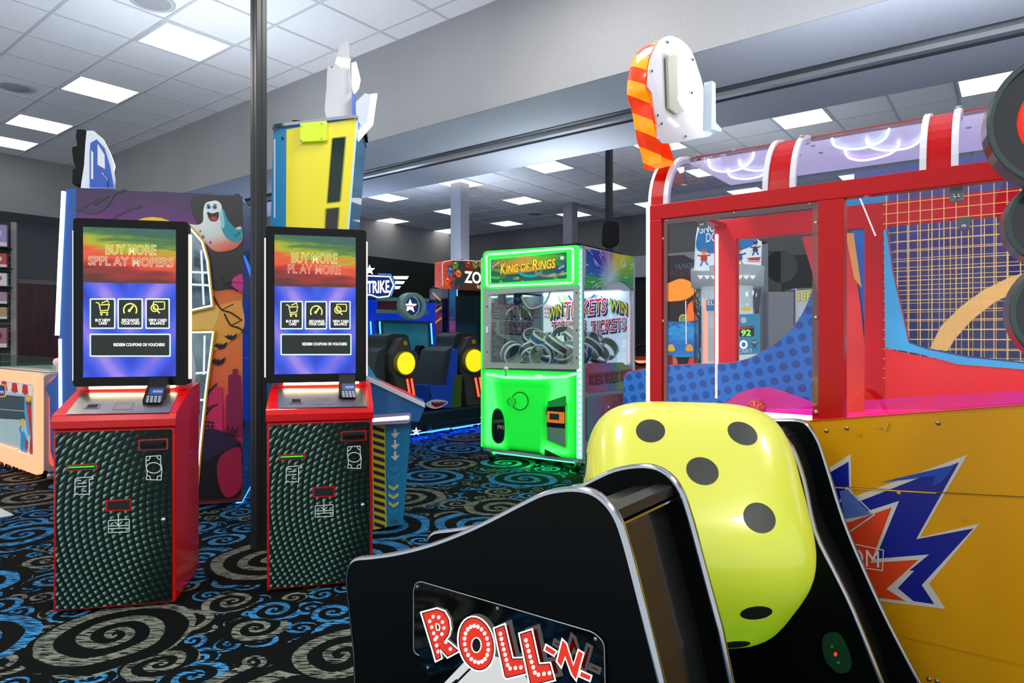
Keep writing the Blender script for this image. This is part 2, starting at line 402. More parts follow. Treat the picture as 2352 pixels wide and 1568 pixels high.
for (px, py), nm in (((35, 199), 'round ceiling speaker at the left, above the gift shelf'), ((350, 2), 'round ceiling speaker cut by the top of the picture'), ((1228, 490), 'round ceiling speaker over the far half')):
    Y = FPX * 2.62 / (HY - py); t = T('ceiling_speaker', nm, 'speaker', ((px - CX) / FPX * Y, Y, CEIL), 0)
    t.part('grille', MB().lathe([(.0, -.014), (.13, -.013), (.15, -.004)], (0, 0, 0), PR('#a9a9ac', .6)))
    t.part('rim', MB().lathe([(.15, -.012), (.165, -.012), (.165, -.001)], (0, 0, 0), PR('#c8c8ca', .5)))
# columns
def column(px, Y, s, z1, mat, name, label, y0=0):
    t = T(name, label, 'column', ((px - CX) / FPX * Y, Y, 0), YAW)
    t.part('shaft', MB().box(-s / 2, s / 2, -s / 2, s / 2, 0, z1, mat), bevel=.004); return t
GC = PR('#7e7f88', .5)
column(1056.5, 11.3, .23, CEIL - .001, GC, 'square_column', 'grey square column behind the red zombie game sign')
column(1310, 13.0, .21, CEIL - .001, GC, 'square_column', 'grey square column farther back, above the green claw machine')
def slot_pole(px, Y, s, label):
    t = T('steel_pole', label, 'pole', ((px - CX) / FPX * Y, Y, 0), YAW)
    h = s / 2; m = PR('#1b1e1f', .4, .1)
    b = MB(); b.box(-h, h, -h, h, 0, CEIL - .001, m)
    t.part('shaft', b, bevel=.003)
    b = MB(); g = h * .16
    b.box(-g, g, -h - .001, -h + .004, .02, CEIL - .01, DARK); b.box(h - .004, h + .001, -g * 0.7, g * 0.7, .02, CEIL - .01, DARK)
    t.part('slot', b); return t
slot_pole(594, 3.83, .067, 'black slotted pole between the two card kiosks, floor to ceiling')
tp = slot_pole(1399, 7.9, .07, 'black pole with a speaker, rising behind the green claw machine')
t = T('wall_speaker', 'black rounded speaker fixed to the far black pole', 'speaker', tp.e.location + Vector((0, -.08, 2.3)), 0)
t.part('case', MB().prism(rq([(-.1, .0), (.1, 0), (.1, .3), (-.1, .3)], .08), -.06, .03, BLKM), bevel=.01)
# ---------------------------------------------------------------- card kiosks
def weave():
    q = NT('woven_print'); oc, x, y, z = q.co()
    # curved diagonal lattice of small raised-looking scales
    a = q.math('ADD', q.math('MULTIPLY', x, 33), q.math('ADD', q.math('MULTIPLY', z, 20), q.math('MULTIPLY', q.math('MULTIPLY', z, z), -22)))
    b = q.math('ADD', q.math('MULTIPLY', x, -30), q.math('ADD', q.math('MULTIPLY', z, 34), q.math('MULTIPLY', q.math('MULTIPLY', x, x), 26)))
    fa = q.math('FRACT', a); fb = q.math('FRACT', b)
    sa = q.math('MULTIPLY', q.math('SUBTRACT', 1, fa), q.math('MINIMUM', q.math('MULTIPLY', fa, 5), 1))
    sb = q.math('MULTIPLY', fb, q.math('MINIMUM', q.math('MULTIPLY', q.math('SUBTRACT', 1, fb), 5), 1))
    v = q.math('MULTIPLY', sa, sb)
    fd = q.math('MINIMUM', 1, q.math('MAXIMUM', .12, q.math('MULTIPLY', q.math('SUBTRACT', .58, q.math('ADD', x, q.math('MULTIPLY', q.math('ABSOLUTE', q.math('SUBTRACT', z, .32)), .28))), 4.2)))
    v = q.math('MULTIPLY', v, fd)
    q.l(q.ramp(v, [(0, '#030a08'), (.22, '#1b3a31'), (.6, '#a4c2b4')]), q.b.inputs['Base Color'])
    q.b.inputs['Roughness'].default_value = .4; q.b.inputs['Specular IOR Level'].default_value = .2; return q.m
WEAVE = weave()
def screen_top(z0, z1):
    q = NT('lit_banner'); oc, x, y, z = q.co()
    mp = q.n('Mapping'); mp.inputs['Scale'].default_value = (3, 1, 26); q.l(oc, mp.inputs[0])
    nz = q.n('TexNoise'); nz.inputs['Scale'].default_value = 2; nz.inputs['Detail'].default_value = 3; q.l(mp.outputs[0], nz.inputs[0])
    f = q.math('ADD', q.math('DIVIDE', q.math('SUBTRACT', z, z0), z1 - z0), q.math('MULTIPLY', q.math('SUBTRACT', nz.outputs[0], .5), .55))
    f = q.math('ADD', f, q.math('MULTIPLY', q.math('SUBTRACT', x, .3), .5))
    c = q.ramp(f, [(0, '#5a2019'), (.2, '#a22416'), (.36, '#e0472a'), (.5, '#e06a20'), (.62, '#a9b410'), (.75, '#4f7a2c'), (.9, '#2f5f4f'), (1, '#365d5a')])
    q.b.inputs['Base Color'].default_value = (.01, .01, .01, 1); q.b.inputs['Roughness'].default_value = .15
    q.l(c, q.b.inputs['Emission Color']); q.b.inputs['Emission Strength'].default_value = 1; return q.m
def screen_low(z0, z1, xc):
    q = NT('lit_beams'); oc, x, y, z = q.co()
    dx = q.math('ABSOLUTE', q.math('SUBTRACT', x, xc)); zz = q.math('DIVIDE', q.math('SUBTRACT', z, z0), z1 - z0)
    w = q.math('SINE', q.math('ADD', q.math('MULTIPLY', dx, 30), q.math('MULTIPLY', zz, -9)))
    nz = q.n('TexNoise'); nz.inputs['Scale'].default_value = 3.5; q.l(oc, nz.inputs[0])
    f = q.math('ADD', q.math('ADD', q.math('MULTIPLY', w, .22), q.math('MULTIPLY', nz.outputs[0], .9)), 0)
    c1 = q.ramp(f, [(.15, '#1a24b8'), (.4, '#2f56e8'), (.6, '#6a62e0'), (.85, '#b79af0')])
    q.b.inputs['Base Color'].default_value = (.01, .01, .01, 1); q.b.inputs['Roughness'].default_value = .15
    q.l(c1, q.b.inputs['Emission Color']); q.b.inputs['Emission Strength'].default_value = 1; return q.m
WARM = EM('#fff2c8', 3.0); WARM2 = EM('#fff0c0', 9); LW = EM('#ffffff', 1.3); ICON = EM('#f2f07a', 1.2); TILE = EM('#06140f', 1); RIM = EM('#c8f4ff', 1.4)
LBAR = EM('#ff9a70', 1.6)
def kiosk():
    t = T('card_kiosk', 'red and black card kiosk at the left, in front of the purple ghost game', 'kiosk', (-2.052, 2.934, 0), 13.1, 'card kiosks with tall touch screens')
    w = .502
    body = MB(); body.box(0, w, 0, .46, .012, .826, RED); t.part('cabinet', body, bevel=.006)
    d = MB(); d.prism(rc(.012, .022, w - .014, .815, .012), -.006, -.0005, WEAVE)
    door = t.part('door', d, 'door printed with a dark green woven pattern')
    con = MB(); con.prism([(-.012, .828), (-.014, .865), (.0, .893), (.02, .90), (.27, .985), (.46, 1.0), (.46, .828)], -.004, w + .004, RED, 'x'); t.part('console', fixp(con), bevel=.006)
    p0 = Vector((0, .02, .9012)); n = Vector((0, -.085, .25)).normalized()
    tp = MB(); pl = [t.hit(*p, p0 + n * .002, n) for p in ((151, 951), (388, 947), (411, 902), (189, 902))]
    tp.add([v for v in pl] + [v - n * .0015 for v in pl], [(0, 1, 2, 3), (0, 4, 5, 1), (1, 5, 6, 2), (2, 6, 7, 3), (3, 7, 4, 0)], STEEL)
    plate = t.part('steel_plate', tp, 'brushed steel plate')
    a = t.art(p0=p0 + n * .0025, n=n)
    a.poly([(191, 938), (226, 938), (233, 926), (202, 926)], PR('#8d8a80', .4, .6)); a.poly([(197, 936), (222, 936), (227, 928), (205, 928)], BLK)
    a.line([(258, 938), (300, 938), (308, 923), (268, 923)], 1.4, PR('#7d7a70', .5), True)
    t.part('reader_window', a)
    # neck and light bars
    t.part('neck', MB().box(.03, w - .02, .26, .40, .98, 1.06, RED))
    x0, z0 = t.P(206, 894, .255); x1, z1 = t.P(399, 886, .255)
    t.part('light_bar', MB().box(x0, x1, .25, .26, z0 - .002, z1 + .002, LBAR))
    # display
    ys = .225
    q = [t.P(168, 499, ys), t.P(425, 510, ys), t.P(432, 884, ys), t.P(168, 884, ys)]
    xl, xr = q[3][0], q[2][0]; zb, zt = q[2][1], (q[0][1] + q[1][1]) / 2
    b = MB(); b.prism(rc(xl, zb, xr, zt, .018), ys, ys + .055, BLK)
    disp = t.part('display', b, 'tall black framed touch screen', bevel=.004)
    for sx, nm in ((xr + .001, 'light_strip'), (xl - .007, 'light_strip')):
        t.part(nm, MB().box(sx, sx + .006, ys + .012, ys + .045, zb + .03, zt - .06, WARM))
    t.part('lamp_tube', MB().box(.06, w - .06, ys + .005, ys + .02, zb - .011, zb - .001, WARM2))
    ys2 = ys - .0006
    L = t.P(191, 600, ys2)[0]; Rr = t.P(404, 600, ys2)[0]; T1 = t.P(298, 524, ys2)[1]; B1 = t.P(298, 865, ys2)[1]; Mz = t.P(298, 650, ys2)[1]
    s = MB(); s.box(L, Rr, ys - .0012, ys, Mz, T1, screen_top(Mz, T1)); s.box(L, Rr, ys - .0012, ys, B1, Mz, screen_low(B1, Mz, (L + Rr) / 2))
    t.part('screen_image', s, 'lit screen', parent=disp)
    a = t.art(y=ys - .0014)
    for x0_, x1_ in ((206, 265), (270, 328), (334, 390)):
        a.poly(rc(x0_, 685, x1_, 755, 3), RIM); a.poly(rc(x0_ + 3, 688, x1_ - 3, 752, 2), TILE)
    a.poly(rc(206, 766, 392, 819, 3), RIM); a.poly(rc(209, 769, 389, 816, 2), TILE)
    def L2(pts, w_=2.4, cl=False): a.line(pts, w_, ICON, cl)
    L2([(220, 694), (227, 696), (231, 714), (248, 712), (251, 699), (230, 700)]); L2([(233, 696), (247, 690), (250, 696)]); L2([(229, 718), (249, 717)])
    a.poly(cir(233, 722, 2.5), ICON); a.poly(cir(246, 722, 2.5), ICON)
    L2([p for p in cir(299, 712, 15, 15, 16, 150, 390)], 3.2); L2([(297, 714), (306, 702)], 4); a.poly(cir(297, 713, 3.5), ICON)
    L2(rc(352, 693, 378, 710, 3), 2.4, True); L2(cir(355, 707, 8), 2.6, True); L2([(361, 713), (367, 719)], 3); a.text('$', (352.5, 711), (357.5, 711), 8, ICON)
    a.text('BUY NEW', (219, 738), (253, 738), 6, LW, off=.03); a.text('CARD', (227, 745), (246, 745), 6, LW, off=.03)
    a.text('RECHARGE', (280, 738), (319, 738), 6, LW, off=.03); a.text('YOUR CARD', (278, 745), (321, 745), 6, LW, off=.03)
    a.text('VIEW CARD', (341, 738), (383, 738), 6, LW, off=.03); a.text('BALANCE', (345, 745), (378, 745), 6, LW, off=.03)
    a.text('REDEEM COUPONS OR VOUCHERS', (261, 794.5), (378, 794.5), 6.5, LW, off=.03)
    t.part('screen_menu', a, parent=disp)
    # card terminal
    tm = T('x', 'x', 'x', t.e.location, 13.1); bpy.data.objects.remove(tm.e)
    bx0, bz0 = t.P(328, 945, .09); bx1, _ = t.P(379, 945, .09)
    bb = MB(); bb.prism([(.09, .915), (.085, .945), (.20, 1.045), (.225, 1.045), (.225, .965)], bx0, bx1 - .012, BLKM, 'x')
    term = t.part('card_terminal', fixp(bb), 'black card terminal with keypad', bevel=.008)
    n2 = Vector((0, -.1, .115)).normalized(); a = t.art(p0=Vector((0, .085, .945)) + n2 * .0012, n=n2)
    a.poly([(333, 922), (372, 922), (378, 889), (343, 889)], PR('#1b2024', .4))
    a.poly([(342, 906), (374, 906), (377, 892), (346, 892)], EM('#2a4a9a', .9)); a.poly([(350, 901), (372, 901), (374, 896), (352, 896)], EM('#8fb4e8', .8))
    for r_ in range(4):
        for c_ in range(4): a.poly(rc(337 + c_ * 9 + r_ * -.6, 909 + r_ * 4, 343 + c_ * 9 - r_ * .6, 911.6 + r_ * 4), PR('#9aa4b4', .5), keep=(r_ + c_ > 0))
    t.part('keypad', a, parent=term)
    # slots on the door
    LN = PR('#dfe9e2', .5); w_ = 1.8
    def ic(name, fn): a_ = t.art(y=-.006); fn(a_); t.part(name, a_, parent=door)
    ic('banknote_surround', lambda a: (a.poly([(317, 1010), (386, 1006), (386, 1032), (319, 1035)], RED), a.poly([(320, 1012), (383, 1009), (383, 1030), (322, 1033)], DARK)))
    ic('receipt_surround', lambda a: (a.poly([(153, 1068), (222, 1063), (223, 1078), (155, 1082)], RED), a.poly([(156, 1070), (219, 1065), (219, 1077), (156, 1080)], PR('#16301a', .4))))
    ic('card_opening', lambda a: (a.poly([(242, 1149), (301, 1145), (302, 1172), (243, 1174)], RED), a.poly([(246, 1152), (298, 1148), (299, 1169), (246, 1171)], DARK)))
    def f1(a):
        a.line([(336, 1048), (369, 1046), (369, 1062), (372, 1078), (370, 1102), (336, 1101), (338, 1085), (335, 1066)], w_, LN, True); a.line(cir(353, 1074, 17, 12), w_, LN, True)
        for p in ([(336, 1058), (342, 1056), (346, 1048)], [(360, 1047), (363, 1053), (369, 1056)], [(337, 1091), (343, 1093), (347, 1101)], [(360, 1102), (362, 1094), (371, 1091)]): a.line(p, w_, LN)
    def f2(a):
        a.line([(214, 1100), (212, 1095), (176, 1097), (172, 1102), (172, 1133)] + [(172 + i * 5.5, 1136 - (i % 2) * 2.4) for i in range(7)] + [(205, 1132), (205, 1100), (214, 1100)], w_, LN)
        for p in ([(178, 1103), (187, 1103)], [(178, 1110), (199, 1108)], [(178, 1118), (199, 1116)], [(190, 1128), (199, 1127)]): a.line(p, w_, LN)
    def f3(a):
        a.line(rq([(249, 1195), (297, 1192), (297, 1221), (249, 1223)], 3), w_, LN, True); a.line([(249, 1208), (297, 1206)], w_, LN); a.line([(249, 1214), (297, 1212)], w_, LN)
        a.line([(272, 1182), (272, 1205)], w_, LN); a.line([(264, 1198), (272, 1206), (281, 1197)], w_, LN)
    ic('banknote_icon', f1); ic('receipt_icon', f2); ic('card_icon', f3)
    def bxp(px0, py0, px1, py1, d, m): 
        p = t.P(px0, py1, -.006); r_ = t.P(px1, py0, -.006); return MB().box(p[0], r_[0], -.006 - d, -.004, p[1], r_[1], m)
    t.part('banknote_slot', bxp(323, 1014, 379, 1026, .018, BLK), 'black banknote slot', bevel=.003)
    t.part('receipt_slot', bxp(158, 1069, 218, 1074, .012, PR('#3ddc10', .3, 0, .5)), 'green receipt slot', bevel=.002)
    k = t.P(376, 1193, -.006); t.part('lock', MB().lathe([(.009, -.012), (.011, -.008), (.011, 0)], (k[0], -.003, k[1]), CHROME, 'y', 16), 'round chrome lock')
    return t, disp, ys
def fixp(m):      # a prism along x comes out mirrored; flip its faces
    m.f = [tuple(reversed(f)) for f in m.f]; return m
K1, D1, ysk = kiosk()
k2 = copy_tree(K1.e); k2.location = (-1.189, 3.182, 0); k2.rotation_euler = (0, 0, R(15)); k2['label'] = 'red and black card kiosk right of the black pole, by the yellow game'
def banner(t, disp, x0, rows):
    a = t.art(y=ysk - .0016)
    for body, p, q_, h, c1, c2 in rows:
        a.text(body, p, q_, h, EM(c1, 1.2), EM(c2, 1.2), .028, off=.0)
        k_ = a.k; a.text(body, p, q_, h, EM('#a8501c' if 'P' in body[:2] else '#8c8a18', .8), off=-.012)
    t.part('screen_banner', a, parent=disp)
banner(K1, D1, 0, [('BUY MORE', (243, 584), (358, 585), 22, '#fff6b0', '#fdf29a'), ('SPPL AY MOPERS', (203, 608), (398, 613), 20, '#ffe0c8', '#ffc8b0')])
for c_ in [c for c in bpy.data.objects if c.parent == k2 and c.name.split('.')[0] in ('display', 'light_strip')]: c_.location.x -= .022
K2 = T('x', 'x', 'x', (-1.189, 3.182, 0), 15); bpy.data.objects.remove(K2.e); K2.e = k2
D2 = [c for c in bpy.data.objects if c.parent == k2 and c.name.startswith('display')][0]
banner(K2, D2, 0, [('BUY MORE', (680, 603), (784, 605), 22, '#f6f0b0', '#f4ee8a'), ('PL AY MORE', (672, 627), (792, 630), 20, '#ffd8c0', '#ff9a80')])
# ---------------------------------------------------------------- ghost prize game (purple and orange side)
Rb = Vector((-1.994, 4.855, 0)); gy = 15.2; gd = Vector((math.cos(R(gy)), math.sin(R(gy)), 0))
G = T('prize_game', 'tall prize game with a purple and orange night scene and white ghost on its side', 'arcade game', Rb - gd * 1.11, gy)
BLUE = PR('#0d4f9c', .35, coat=.3); BLU2 = PR('#1455b8', .3, coat=.4)
gz = G.P(557, 450)[1]
xl = G.P(168, 430)[0]
b = MB(); b.box(xl + .0, 1.11, .004, .75, .02, gz, BLU2); G.part('cabinet', b, bevel=.008)
prof = G.Ps([(176, 432), (152, 434), (150, 440), (141, 600), (136, 770), (136, 858), (103, 889), (115, 912), (117, 1035), (124, 1060), (130, 1150), (176, 1160)])
b = MB(); b.prism(prof, -.006, .745, BLUE); G.part('front_moulding', b, 'dark blue stepped front edge', bevel=.006)
a = MB(); p = [G.P(*v, -.01) for v in ((151, 440), (143, 600), (136, 770))]
a.tube([(x - .012, -.012, z) for x, z in p], .014, EM('#d8ffff', 3.2)); G.part('light_strip', a, 'white blue light strip')
a = MB(); p = [G.P(*v, -.01) for v in ((138, 778), (139, 938))]; a.tube([(x, -.012, z) for x, z in p], .010, EM('#d8f4ff', 3.2)); G.part('light_strip', a, 'white blue light strip')
skyz = graded('dusk_print', 'z', 0, gz, [(0, '#2a0d20'), (.1, '#e0663a'), (.14, '#b01a58'), (.3, '#e8354f'), (.42, '#f4703a'), (.62, '#f08a34'), (.72, '#e04a2c'), (.735, '#2b1c24'), (.8, '#431a44'), (.86, '#93257c'), (.92, '#5a2a68'), (1, '#3b2b4c')], 0, .06, (1.2, 1, 7))
b = MB(); b.box(xl, 1.11, -.004, .004, .02, gz - .004, skyz); side = G.part('side_panel', b, 'side panel printed with a dusk scene')
a = G.art(y=-.0046)
P_ = lambda h, e=0: PR(h, .4)
a.poly(sm([(440, 455), (520, 452), (555, 460), (555, 640), (520, 665), (480, 655), (485, 560), (455, 520)]), P_('#2c2a24'))
a.poly(cir(350, 560, 75, 62), P_('#e8b80e')); 
for x0, y0 in ((175, 470), (250, 492), (215, 455)): a.line(sm([(x0, y0 + 15), (x0 + 40, y0 - 8), (x0 + 75, y0 - 20)], 5, False), 5, P_('#33303a'))
a.line(sm([(175, 475), (215, 487), (245, 470), (262, 440)], 5, False), 8, P_('#3b3440'))
a.poly(sm([(395, 650), (480, 700), (545, 690), (556, 700), (556, 760), (480, 810), (420, 790)]), P_('#f0a33c'))
a.poly(sm([(440, 700), (495, 700), (500, 730), (470, 780), (430, 770)]), P_('#f2c45c'))
for x0, y0, k in ((490, 690, 1), (515, 730, .8), (505, 640, .6)): a.line(sm([(x0, y0 - 10), (x0 + 18 * k, y0 + 20 * k), (x0 + 40 * k, y0 + 28 * k), (x0 + 66 * k, y0 + 46 * k)], 5, False), 4, P_('#2b1a22')); a.line([(x0 + 20 * k, y0 + 21 * k), (x0 + 46 * k, y0 + 8 * k)], 2, P_('#2b1a22'))
def bat(x, y, k): a.poly([(x, y), (x + 6 * k, y - 5 * k), (x + 9 * k, y), (x + 12 * k, y - 5 * k), (x + 15 * k, y), (x + 28 * k, y - 8 * k), (x + 22 * k, y + 5 * k), (x + 12 * k, y + 10 * k), (x + 6 * k, y + 8 * k), (x - 8 * k, y - 3 * k)], P_('#1c1018'))
bat(495, 792, 1); bat(520, 772, .9); bat(488, 828, 1.1)
a.poly([(470, 1000), (470, 905), (492, 900), (492, 890), (510, 888), (512, 1000)], P_('#d8285c'))
a.poly([(519, 1000), (519, 910), (524, 905), (524, 862), (534, 858), (534, 848), (545, 846), (546, 860), (553, 862), (555, 1000)], P_('#8c1d48'))
for p in ([(470, 920), (482, 896), (498, 880)], [(468, 940), (485, 935), (500, 928)], [(466, 960), (490, 930)], [(478, 905), (470, 890)]): a.line(p, 3.5, P_('#20131c'))
for yy in (967, 976, 985): a.line([(460, yy), (492, yy + 4)], 2.5, P_('#20131c'))
for xx in (462, 470, 478, 488): a.line([(xx, 966), (xx - 1, 1000)], 2, P_('#20131c'))
a.poly(sm([(535, 640), (550, 630), (557, 633), (557, 668), (545, 665), (533, 655)]), P_('#d82a80')); a.line([(532, 648), (557, 650)], 2, P_('#5a1240'))
a.poly(sm([(438, 1010), (470, 985), (510, 990), (547, 1012), (550, 1025), (500, 1060), (438, 1085)]), P_('#2a1a3c'))
a.poly(sm([(430, 1080), (530, 1030), (554, 1022), (556, 1110), (540, 1140), (480, 1145), (430, 1140)]), P_('#150c14'))
a.poly(sm([(505, 1050), (548, 1026), (555, 1060), (553, 1120), (520, 1142), (500, 1100)]), P_('#a81440'))
for i in range(6): a.line([(520 + i * 4, 1000), (516 + i * 6, 985 - (i % 2) * 8)], 2, P_('#20131c'))
# window surround
wu = [(400, 520), (436, 526), (462, 556), (474, 600), (484, 700), (430, 712), (380, 712)]
wl = [(380, 766), (487, 764), (470, 900), (455, 1050), (447, 1140), (380, 1140)]
for w_ in (wu, wl):
    a.line(w_, 15, P_('#d8a81c'), True); a.line(w_, 7, EM('#ffffff', 2.2), True); 
WIN = graded('pale_interior', 'z', .2, 2.0, [(0, '#b8c8d0'), (.35, '#5d7880'), (.6, '#8fb0bc'), (.8, '#24405a'), (1, '#c0dcec')], .55, .5, (3, 1, 3), .1)
for w_ in (wu, wl): a.poly(w_, WIN)
for p in ([(380, 622), (478, 626)], [(380, 650), (480, 655)], [(380, 862), (476, 855)], [(380, 920), (468, 918)], [(462, 575), (468, 700)], [(470, 770), (468, 860)]): a.line(p, 5, EM('#e4f2fa', 1.0))
a.poly(sm([(430, 790), (440, 800), (449, 840), (446, 880), (430, 895)]), P_('#c2c8cc'))
G.part('side_print', a, parent=side)
# the ghost, a low relief on the panel
def relief(pts, mat, y0, y1, t): 
    m = MB(); m.prism([t.P(*p, y1) for p in pts], y1, y0, mat); return m
q = NT('ghost_print'); oc, x, y, z = q.co()
zz = G.P(495, 590)[1]; z2 = G.P(495, 460)[1]
f_ = q.math('ADD', q.math('DIVIDE', q.math('SUBTRACT', z, zz), z2 - zz), q.math('MULTIPLY', q.math('SUBTRACT', x, .93), -1.0))
q.l(q.ramp(f_, [(0, '#e04a20'), (.2, '#e8927a'), (.38, '#d8dcd0'), (1, '#e8eee6')]), q.b.inputs['Base Color']); GH = q.m
gp = sm([(485, 462), (498, 461), (508, 470), (512, 492), (520, 512), (535, 524), (552, 520), (557, 530), (556, 552), (538, 572), (510, 578), (490, 575), (470, 556), (455, 536), (434, 523), (431, 514), (440, 515), (455, 516), (466, 508), (467, 485), (472, 467)], 5)
m = relief(gp, GH, -.0085, -.012, G); gho = G.part('ghost', m, 'white cartoon ghost', parent=side)
a = G.art(y=-.0125)
a.poly(sm([(512, 480), (524, 505), (545, 527), (556, 525), (555, 548), (540, 556), (520, 545), (508, 520)]), P_('#1c98a6')); a.poly(sm([(509, 478), (513, 492), (516, 515), (511, 525), (505, 500)]), P_('#8fd0d0'))
G.part('ghost_shade', a, 'teal shade on the ghost', parent=gho); a = G.art(y=-.0135)
for ex in (479, 493): a.poly(cir(ex, 475, 5.2), P_('#4fa8c0')); a.poly(cir(ex + .5, 475.5, 3), P_('#0e2c38'))
a.poly(sm([(476, 487), (488, 490), (502, 487), (500, 503), (491, 508), (481, 503)]), P_('#3a0f0f')); a.poly(sm([(483, 500), (492, 497), (499, 502), (491, 507)]), P_('#b8362c'))
for p in ((466, 543, 3), (483, 556, 2.4), (460, 530, 2)): a.poly(cir(*p), P_('#a03a4a'))
for p in ((541, 540, 2.4), (548, 535, 2)): a.poly(cir(*p), P_('#0f5a68'))
a.line([(474, 470), (481, 468)], 1.5, P_('#30302c')); a.line([(490, 468), (497, 470)], 1.5, P_('#30302c'))
G.part('ghost_face', a, parent=gho)
# side control recess
a = G.art(x=1.11)
a.poly([(559, 590), (576, 640), (576, 615), (562, 585)], EM('#2a6ae8', 1.2)); G.part('side_light', a)
a = G.art(x=1.11); a.line([(558, 822), (577, 822)], 3, PR('#5a90e0')); G.part('seam', a)
a = G.art(x=1.11); a.poly(rc(559, 965, 563, 985), DARK); G.part('hinge', a)
added_uplight(G, xl + .45, 1.06, .2, .73, gz, 34)
G.part('under_lamp', MB().box(xl + .2, 1.1, .3, .34, .0, .02, EM('#2a8cff', 6)).box(1.06, 1.1, .05, .7, .0, .02, EM('#2a8cff', 10)), 'added blue light under the cabinet')  # unseen strips added to tint the carpet blue
# topper seen from behind
G2 = T('x', 'x', 'x', G.e.location, gy); bpy.data.objects.remove(G2.e); G2.e = G.e
tz = gz - .005
o1 = G.Ps([(185, 432), (193, 380), (196, 330), (199, 300), (215, 300), (236, 318), (252, 350), (257, 362), (263, 380), (260, 395), (263, 410), (262, 432)], .1)
o1 = [(x, max(z, gz - .004)) for x, z in o1]
m = MB(); m.prism(o1, .1, .125, WHT); top = G.part('topper', m, 'white backed cut-out sign seen from behind')
o2 = G.Ps([(206, 430), (206, 350), (208, 328), (222, 320), (240, 340), (252, 380), (262, 430)], .095); o2 = [(x, max(z, gz)) for x, z in o2]
m = MB(); m.prism(o2, .094, .1, BLU2); G.part('topper_back', m, 'blue backing', parent=top)
m = MB()
for p in ([(209, 345), (214, 350), (214, 412), (209, 410)], [(224, 330), (240, 355), (241, 388), (224, 378)]): m.prism(G.Ps(p, .09), .0905, .0938, WHT)
m.tube([(G.P(*v, .08)[0], .085, G.P(*v, .08)[1]) for v in ((234, 397), (246, 410), (247, 430))], .005, PR('#9aa0a8', .3, .8)); G.part('cable_cover', m, parent=top)
m = MB()
o3 = [(170, 424), (171, 392), (178, 388), (172, 370), (169, 345), (171, 340), (181, 338), (178, 315), (180, 300), (196, 300), (204, 304), (202, 345), (197, 360), (203, 385), (202, 426)]
o3 = [(x, max(z, gz - .004)) for x, z in G.Ps(o3, .16)]
m.prism(o3, .128, .3, BLK); m.prism([(x - .006, z + .004) for x, z in o3], .3, .33, WHT); G.part('topper_rim', m, 'gloss black scalloped rim', parent=top)
# ---------------------------------------------------------------- pink lit candy crane at the far left
C = T('candy_crane', 'small crane game with glowing orange frame and circus window at the left edge', 'arcade game', (-4.0, 5.56, 0), YAW)
PK = EM('#ffa078', 1.7); PK2 = EM('#ff5a4a', 1.1); GR = PR('#8fa3ad', .4)
zt = C.P(80, 858)[1]
w_ = 1.5
b = MB(); b.box(-w_, -.02, .02, .8, .09, zt, PR('#d8d0cc', .4)); C.part('cabinet', b, bevel=.02)
o = rc(-w_, .07, .03, zt + .01, .05); i_ = rc(-w_ + .09, .22, -.06, zt - .09, .04)
b = MB(); b.ring(o, i_, -.03, .02, PK); C.part('glowing_frame', b, 'glowing orange front frame', bevel=.01)
o = rc(.07, .11, .72, zt - .02, .08); i_ = rc(.13, .17, .66, zt - .08, .06)
b = MB(); b.ring(o, i_, -.02, .012, PK2, 'x'); b.prism(rc(.02, .08, .8, zt, .08), -.02, -.019, GR, 'x'); b.prism(i_, -.016, -.012, GR, 'x'); C.part('side_frame', b, 'grey side with glowing red outline')
b = MB(); y0, z0 = C.PX(92, 965, .01); y1, z1 = C.PX(112, 910, .01); b.box(.0, .09, max(.06, min(y0, y1)), .3, z0, z1, EM('#ff3a66', .9)); C.part('side_pod', b, 'pink side pod', bevel=.03)
b = MB(); q0 = C.P(0, 1060, -.005); zc0, zc1 = .23, zt - .1
b.box(-w_ + .1, -.07, .01, .018, zc0, zc1, EM('#a8c4cc', .75)); win = C.part('window', b)
a = C.art(y=.009)
CR = lambda h: EM(h, .7)
a.poly([(-60, 868), (72, 890), (72, 905), (-60, 885)], CR('#b01c24')); 
for k in range(9): x_ = -20 + k * 12; a.poly(sm([(x_, 872 + k * 2), (x_ + 11, 874 + k * 2), (x_ + 9, 890 + k * 2.6), (x_ + 2, 890 + k * 2.4)], 3), CR('#f6e6dc' if k % 2 else '#d02a2a'))
a.poly([(-60, 900), (72, 912), (72, 965), (-60, 958)], CR('#38505a')); a.line([(-60, 935), (72, 945)], 2, CR('#9ab4ba'))
a.poly(rc(-30, 882, 14, 912, 6), CR('#e8b840')); a.poly(rc(-28, 885, 11, 909, 5), CR('#1c3a8c')); a.text('Clown', (-26, 902), (8, 904), 10, CR('#ffffff'), off=.01)
a.poly(star(65, 915, 10, 6, 12), CR('#f0a020')); a.poly(cir(65, 915, 5), CR('#f4c040'))
a.poly([(60, 930), (72, 932), (76, 1070), (66, 1066), (70, 1000)], CR('#c8302a')); a.poly([(56, 900), (61, 930), (70, 1000), (64, 1000), (56, 950)], CR('#4aa8d0'))
a.poly(sm([(48, 1000), (54, 990), (62, 1010), (63, 1040), (60, 1062), (54, 1062), (53, 1045), (48, 1062), (45, 1045), (47, 1020)]), CR('#2a9ad8')); a.line([(50, 1000), (46, 985), (51, 972)], 4, CR('#2a9ad8')); a.poly(cir(51, 970, 5, 9), CR('#e8c030'))
a.poly([(58, 1005), (65, 1015), (63, 1035), (58, 1030)], CR('#d02828'))
for k in range(12): x_ = -28 + k * 8.5; a.poly([(x_, 1050 + k * 2.3), (x_ + 8, 1052 + k * 2.3), (x_ + 4, 1062 + k * 2.3)], CR('#c02020' if k % 2 else '#f4e0c0'))
C.part('window_print', a, parent=win)
